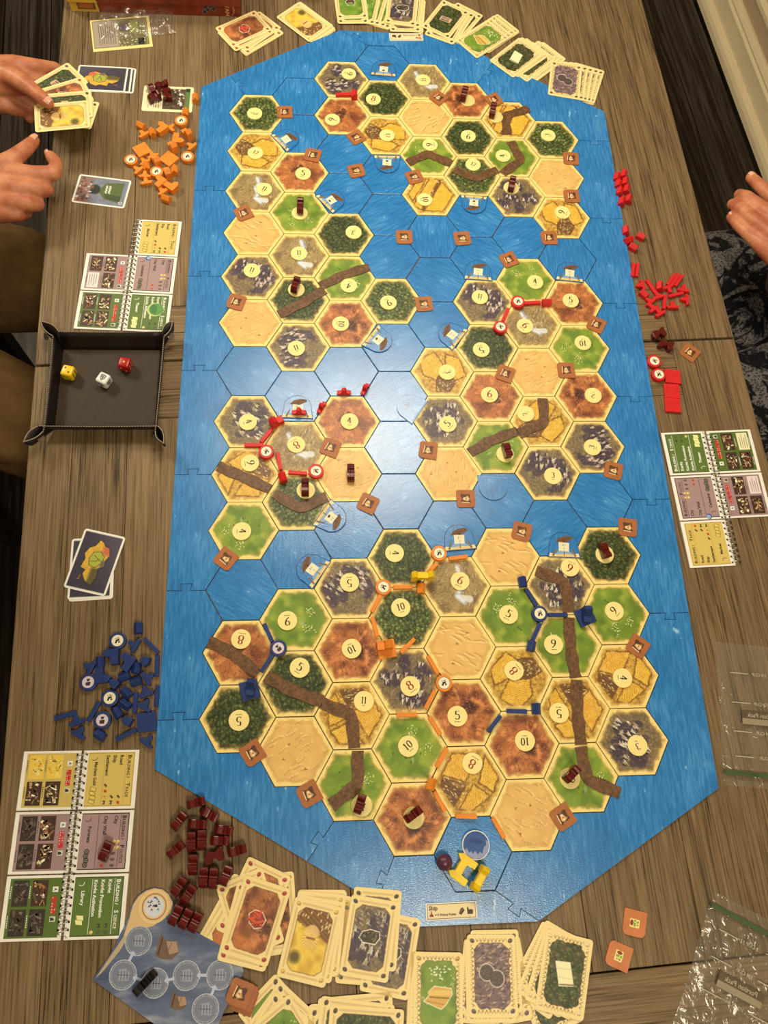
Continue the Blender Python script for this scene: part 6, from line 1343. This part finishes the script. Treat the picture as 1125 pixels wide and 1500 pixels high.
armB = [[(-.70, -.46, 1.10, .052), (-.63, -.40, .86, .045), (-.48, -.24, .81, .038), pw(-42, 292, .803, .032), pw(-14, 284, .803, .031)],
 [pw(-14, 262, .806, .024), pw(24, 258, .812, .0185), pw(52, 257, .812, .0135), pw(79, 254, .808, .0112), pw(83, 240, .804, .0098), pw(74, 229, .803, .0086)],
 [pw(-14, 278, .803, .025), pw(22, 277, .808, .020), pw(48, 277, .808, .0135), pw(68, 278, .800, .0110), pw(58, 276, .775, .0092), pw(40, 274, .772, .0080)],
 [pw(-14, 294, .798, .024), pw(16, 296, .802, .0185), pw(40, 298, .802, .013), pw(55, 299, .793, .0105), pw(46, 296, .770, .009), pw(30, 293, .768, .008)],
 [pw(-14, 306, .794, .022), pw(8, 310, .796, .016), pw(26, 314, .794, .011), pw(38, 312, .785, .0092), pw(30, 308, .768, .008)],
 [pw(-16, 262, .812, .024), pw(2, 246, .818, .0175), pw(22, 231, .820, .0128), pw(39, 217, .818, .0108), pw(50, 206, .815, .0086)]]
sk = body('body', [[tuple(list(q)) for q in ch] for ch in armA + armB + hd] + [[(-.69, -.27, 1.19, .058), (-.70, -.27, 1.10, .07), (-.70, -.27, .80, .09), (-.72, -.27, .60, .09)], [(-.70, -.10, 1.10, .05), (-.70, -.44, 1.10, .05)]], .0023, M['skin'], L, LO, 5)
eyes_hair(L, LO, f_, s_, c_)
x1, y1, z1, _ = armA[5][-1]; x0, y0, z0, _ = armA[5][-2]; dn = Vector((x1 - x0, y1 - y0, z1 - z0)).normalized(); nail(L, LO, Vector((x1, y1, z1)) + dn * .0005 + Vector((0, 0, .0088)), dn, (0, 0, 1), .0062, .0066)
x1, y1, z1, _ = armB[5][-1]; x0, y0, z0, _ = armB[5][-2]; dn = Vector((x1 - x0, y1 - y0, z1 - z0)).normalized(); nail(L, LO, Vector((x1, y1, z1)) + dn * .001 + Vector((0, 0, .0085)), dn, (0, .25, 1), .0060, .0064)
x1, y1, z1, _ = armB[1][-1]; x0, y0, z0, _ = armB[1][-2]; dn = Vector((x1 - x0, y1 - y0, z1 - z0)).normalized(); nail(L, LO, Vector((x1, y1, z1)) + Vector((-.006, .003, .004)), dn, (-.7, .3, .5), .0050, .0055)
body('shirt', [[(-.69, -.27, 1.10, .085), (-.71, -.27, 1.0, .125), (-.72, -.27, .80, .13), (-.74, -.27, .60, .135)], [(-.70, -.13, 1.09, .075), (-.70, -.41, 1.09, .075)], [(-.71, -.17, 1.0, .1), (-.73, -.19, .62, .11)], [(-.71, -.37, 1.0, .1), (-.73, -.35, .62, .11)], [(-.70, -.09, 1.10, .068), (-.66, -.05, 1.0, .062)], [(-.70, -.45, 1.10, .068), (-.67, -.43, .98, .062)]], .008, M['navy'], L, LO, 5)
body('trousers', [[(-.74, -.17, .56, .115), (-.74, -.37, .56, .115)], [(-.72, -.19, .555, .105), (-.50, -.17, .555, .098), (-.36, -.175, .545, .082), (-.335, -.175, .52, .078), (-.37, -.18, .30, .064), (-.38, -.18, .10, .062)], [(-.72, -.36, .555, .105), (-.50, -.40, .555, .100), (-.335, -.47, .545, .084), (-.31, -.475, .52, .078), (-.36, -.47, .30, .064), (-.38, -.47, .10, .062)], [(-.55, -.10, .60, .03), (-.40, -.13, .60, .026)], [(-.52, -.24, .61, .024), (-.38, -.22, .59, .022)], [(-.50, -.37, .635, .022), (-.38, -.44, .61, .02)], [(-.45, -.50, .60, .03), (-.34, -.52, .58, .024)]], .008, M['khaki'], L, LO, 4)
for y in (-.18, -.47):
    body('shoe', [[(-.40, y, .05, .045), (-.34, y, .045, .042), (-.25, y, .036, .036)]], .006, M['shoe'], L, LO, 3)
def chair(x, y, face, lb):
    o = empty('dining_chair', (x, y, 0), face); tag(o, lb, 'chair', 'dining chairs')
    ob('seat', boxm('seat', .44, .46, .40, .44, M['mouldedgrey'], .008), o)
    for sx in (-.19, .19):
        for sy in (-.20, .20): ob('leg', boxm('leg', .036, .036, 0, .40, M['mouldedgrey'], .004), o, (sx, sy, 0))
    ob('backrest', boxm('backrest', .03, .44, .60, .98, M['mouldedgrey'], .008), o, (-.235, 0, 0))
    for sy in (-.19, .19): ob('back_post', boxm('back_post', .03, .03, .40, .62, M['mouldedgrey'], .004), o, (-.235, sy, 0))
chair(-.80, -.27, 0, 'dark chair under the person in khaki trousers')
# --- fanned hand of cards between thumb and fingers
FAN = [('ore', 101, 164, -8, 0.8075), ('wood', 83, 124, 30, 0.8080), ('brick', 92, 141, 17, 0.8085), ('wood', 95, 155, 5, 0.8090), ('wheat', 91, 170, 5, 0.8095)]
for i, (kd, u, v, a, z) in enumerate(FAN):
    x, y = at(u, v, z); o = ob('playing_card', card_of(kd), None, (x, y, z), yaw_deg(u, v, a, z) + math.pi / 2)
    tag(o, '%s card held by the thumb in the fan, %s from the top' % ({'ore': 'grey ore', 'wood': 'dark timber', 'brick': 'red clay', 'wheat': 'golden wheat'}[kd], ORD[4 - i]), 'card', 'cards held in the hand')

# --- person on the panelled wall side
RO = Vector((1.04, -.27, 0)); Rr = empty('person', RO); tag(Rr, 'seated person in grey and black lace-patterned trousers, hand raised beside table', 'person')
hd, f_, s_, c_ = head(.95, -.27, 1.325, -.9, -.2)
zR = .80
armR = [[(1.0, -.09, 1.10, .050), (1.10, -.02, .88, .044), pw(1215, 470, .83, .034), pw(1172, 402, .815, .029), pw(1160, 380, .812, .028)],
 [pw(1166, 345, .816, .022), pw(1150, 310, .822, .0165), pw(1134, 293, .822, .0118), pw(1114, 273, .818, .0100), pw(1100, 260, .812, .0086)],
 [pw(1158, 356, .815, .022), pw(1136, 325, .822, .0165), pw(1116, 306, .822, .0118), pw(1093, 289, .814, .0104), pw(1083, 285, .800, .0088), pw(1090, 292, .786, .008)],
 [pw(1152, 368, .812, .022), pw(1128, 344, .818, .0160), pw(1106, 325, .818, .0114), pw(1084, 304, .810, .0102), pw(1073, 299, .797, .0088), pw(1080, 307, .784, .008)],
 [pw(1148, 382, .806, .020), pw(1122, 364, .810, .0145), pw(1102, 348, .809, .0102), pw(1082, 330, .803, .0090), pw(1071, 318, .797, .0080)],
 [pw(1174, 350, .806, .022), pw(1166, 318, .798, .0165), pw(1150, 296, .788, .012), pw(1132, 288, .782, .0095)]]
armL = [[(1.0, -.45, 1.10, .050), (1.12, -.50, .86, .044), (1.02, -.52, .72, .033), (.97, -.52, .70, .028)], [(.97, -.50, .695, .022), (.92, -.50, .69, .014), (.88, -.50, .68, .009)], [(.97, -.52, .695, .022), (.91, -.52, .69, .014), (.87, -.52, .68, .009)], [(.97, -.535, .695, .020), (.91, -.54, .69, .014), (.875, -.545, .68, .009)], [(.98, -.55, .695, .018), (.93, -.56, .69, .012), (.90, -.565, .68, .008)], [(.98, -.495, .70, .018), (.94, -.47, .695, .012), (.91, -.46, .69, .010)]]
body('body', armR + armL + hd + [[(.98, -.27, 1.19, .055), (1.0, -.27, 1.10, .07), (1.02, -.27, .80, .08), (1.04, -.27, .62, .08)], [(1.0, -.11, 1.10, .048), (1.0, -.43, 1.10, .048)]], .0023, M['skin'], Rr, RO, 5)
eyes_hair(Rr, RO, f_, s_, c_)
for ch, w in ((armR[1], .0056), (armR[4], .0048)):
    x1, y1, z1, r1 = ch[-1]; x0, y0, z0, _ = ch[-2]; dn = Vector((x1 - x0, y1 - y0, z1 - z0)).normalized(); nail(Rr, RO, Vector((x1, y1, z1)) + dn * .001 + Vector((0, 0, r1 - .0002)), dn, (0, 0, 1), w, .006)
body('jumper', [[(.99, -.27, 1.10, .082), (1.01, -.27, 1.0, .120), (1.0, -.27, .80, .135), (1.0, -.27, .66, .145)], [(1.0, -.14, 1.09, .072), (1.0, -.40, 1.09, .072)], [(.97, -.21, .74, .105), (.97, -.34, .74, .105)], [(1.0, -.10, 1.10, .064), (1.08, -.04, .93, .054)], [(1.0, -.44, 1.10, .064), (1.10, -.49, .92, .054)]], .008, M['taupe'], Rr, RO, 5)
body('lace_trousers', [[(1.05, -.18, .57, .115), (1.05, -.36, .57, .115)], [(1.03, -.20, .57, .105), (.86, -.19, .575, .092), (.765, -.185, .56, .080), (.745, -.185, .53, .075), (.80, -.19, .30, .060), (.82, -.19, .10, .055)], [(1.03, -.36, .57, .105), (.88, -.40, .575, .095), (.775, -.43, .56, .082), (.755, -.435, .53, .076), (.80, -.43, .30, .060), (.82, -.43, .10, .055)], [(.95, -.27, .60, .05), (.83, -.29, .59, .045)], [(.80, -.12, .60, .03), (.92, -.12, .61, .035)], [(.90, -.49, .58, .05), (.80, -.51, .56, .04)], [(.80, -.22, .635, .016), (.90, -.30, .655, .018)], [(.79, -.37, .625, .016), (.88, -.46, .65, .018)]], .008, M['lace'], Rr, RO, 4)
for y in (-.19, -.43):
    body('shoe', [[(.84, y, .045, .04), (.78, y, .042, .038), (.70, y, .034, .032)]], .006, M['shoe'], Rr, RO, 3)
chair(1.12, -.27, math.pi, 'dark chair under the person in lace trousers')
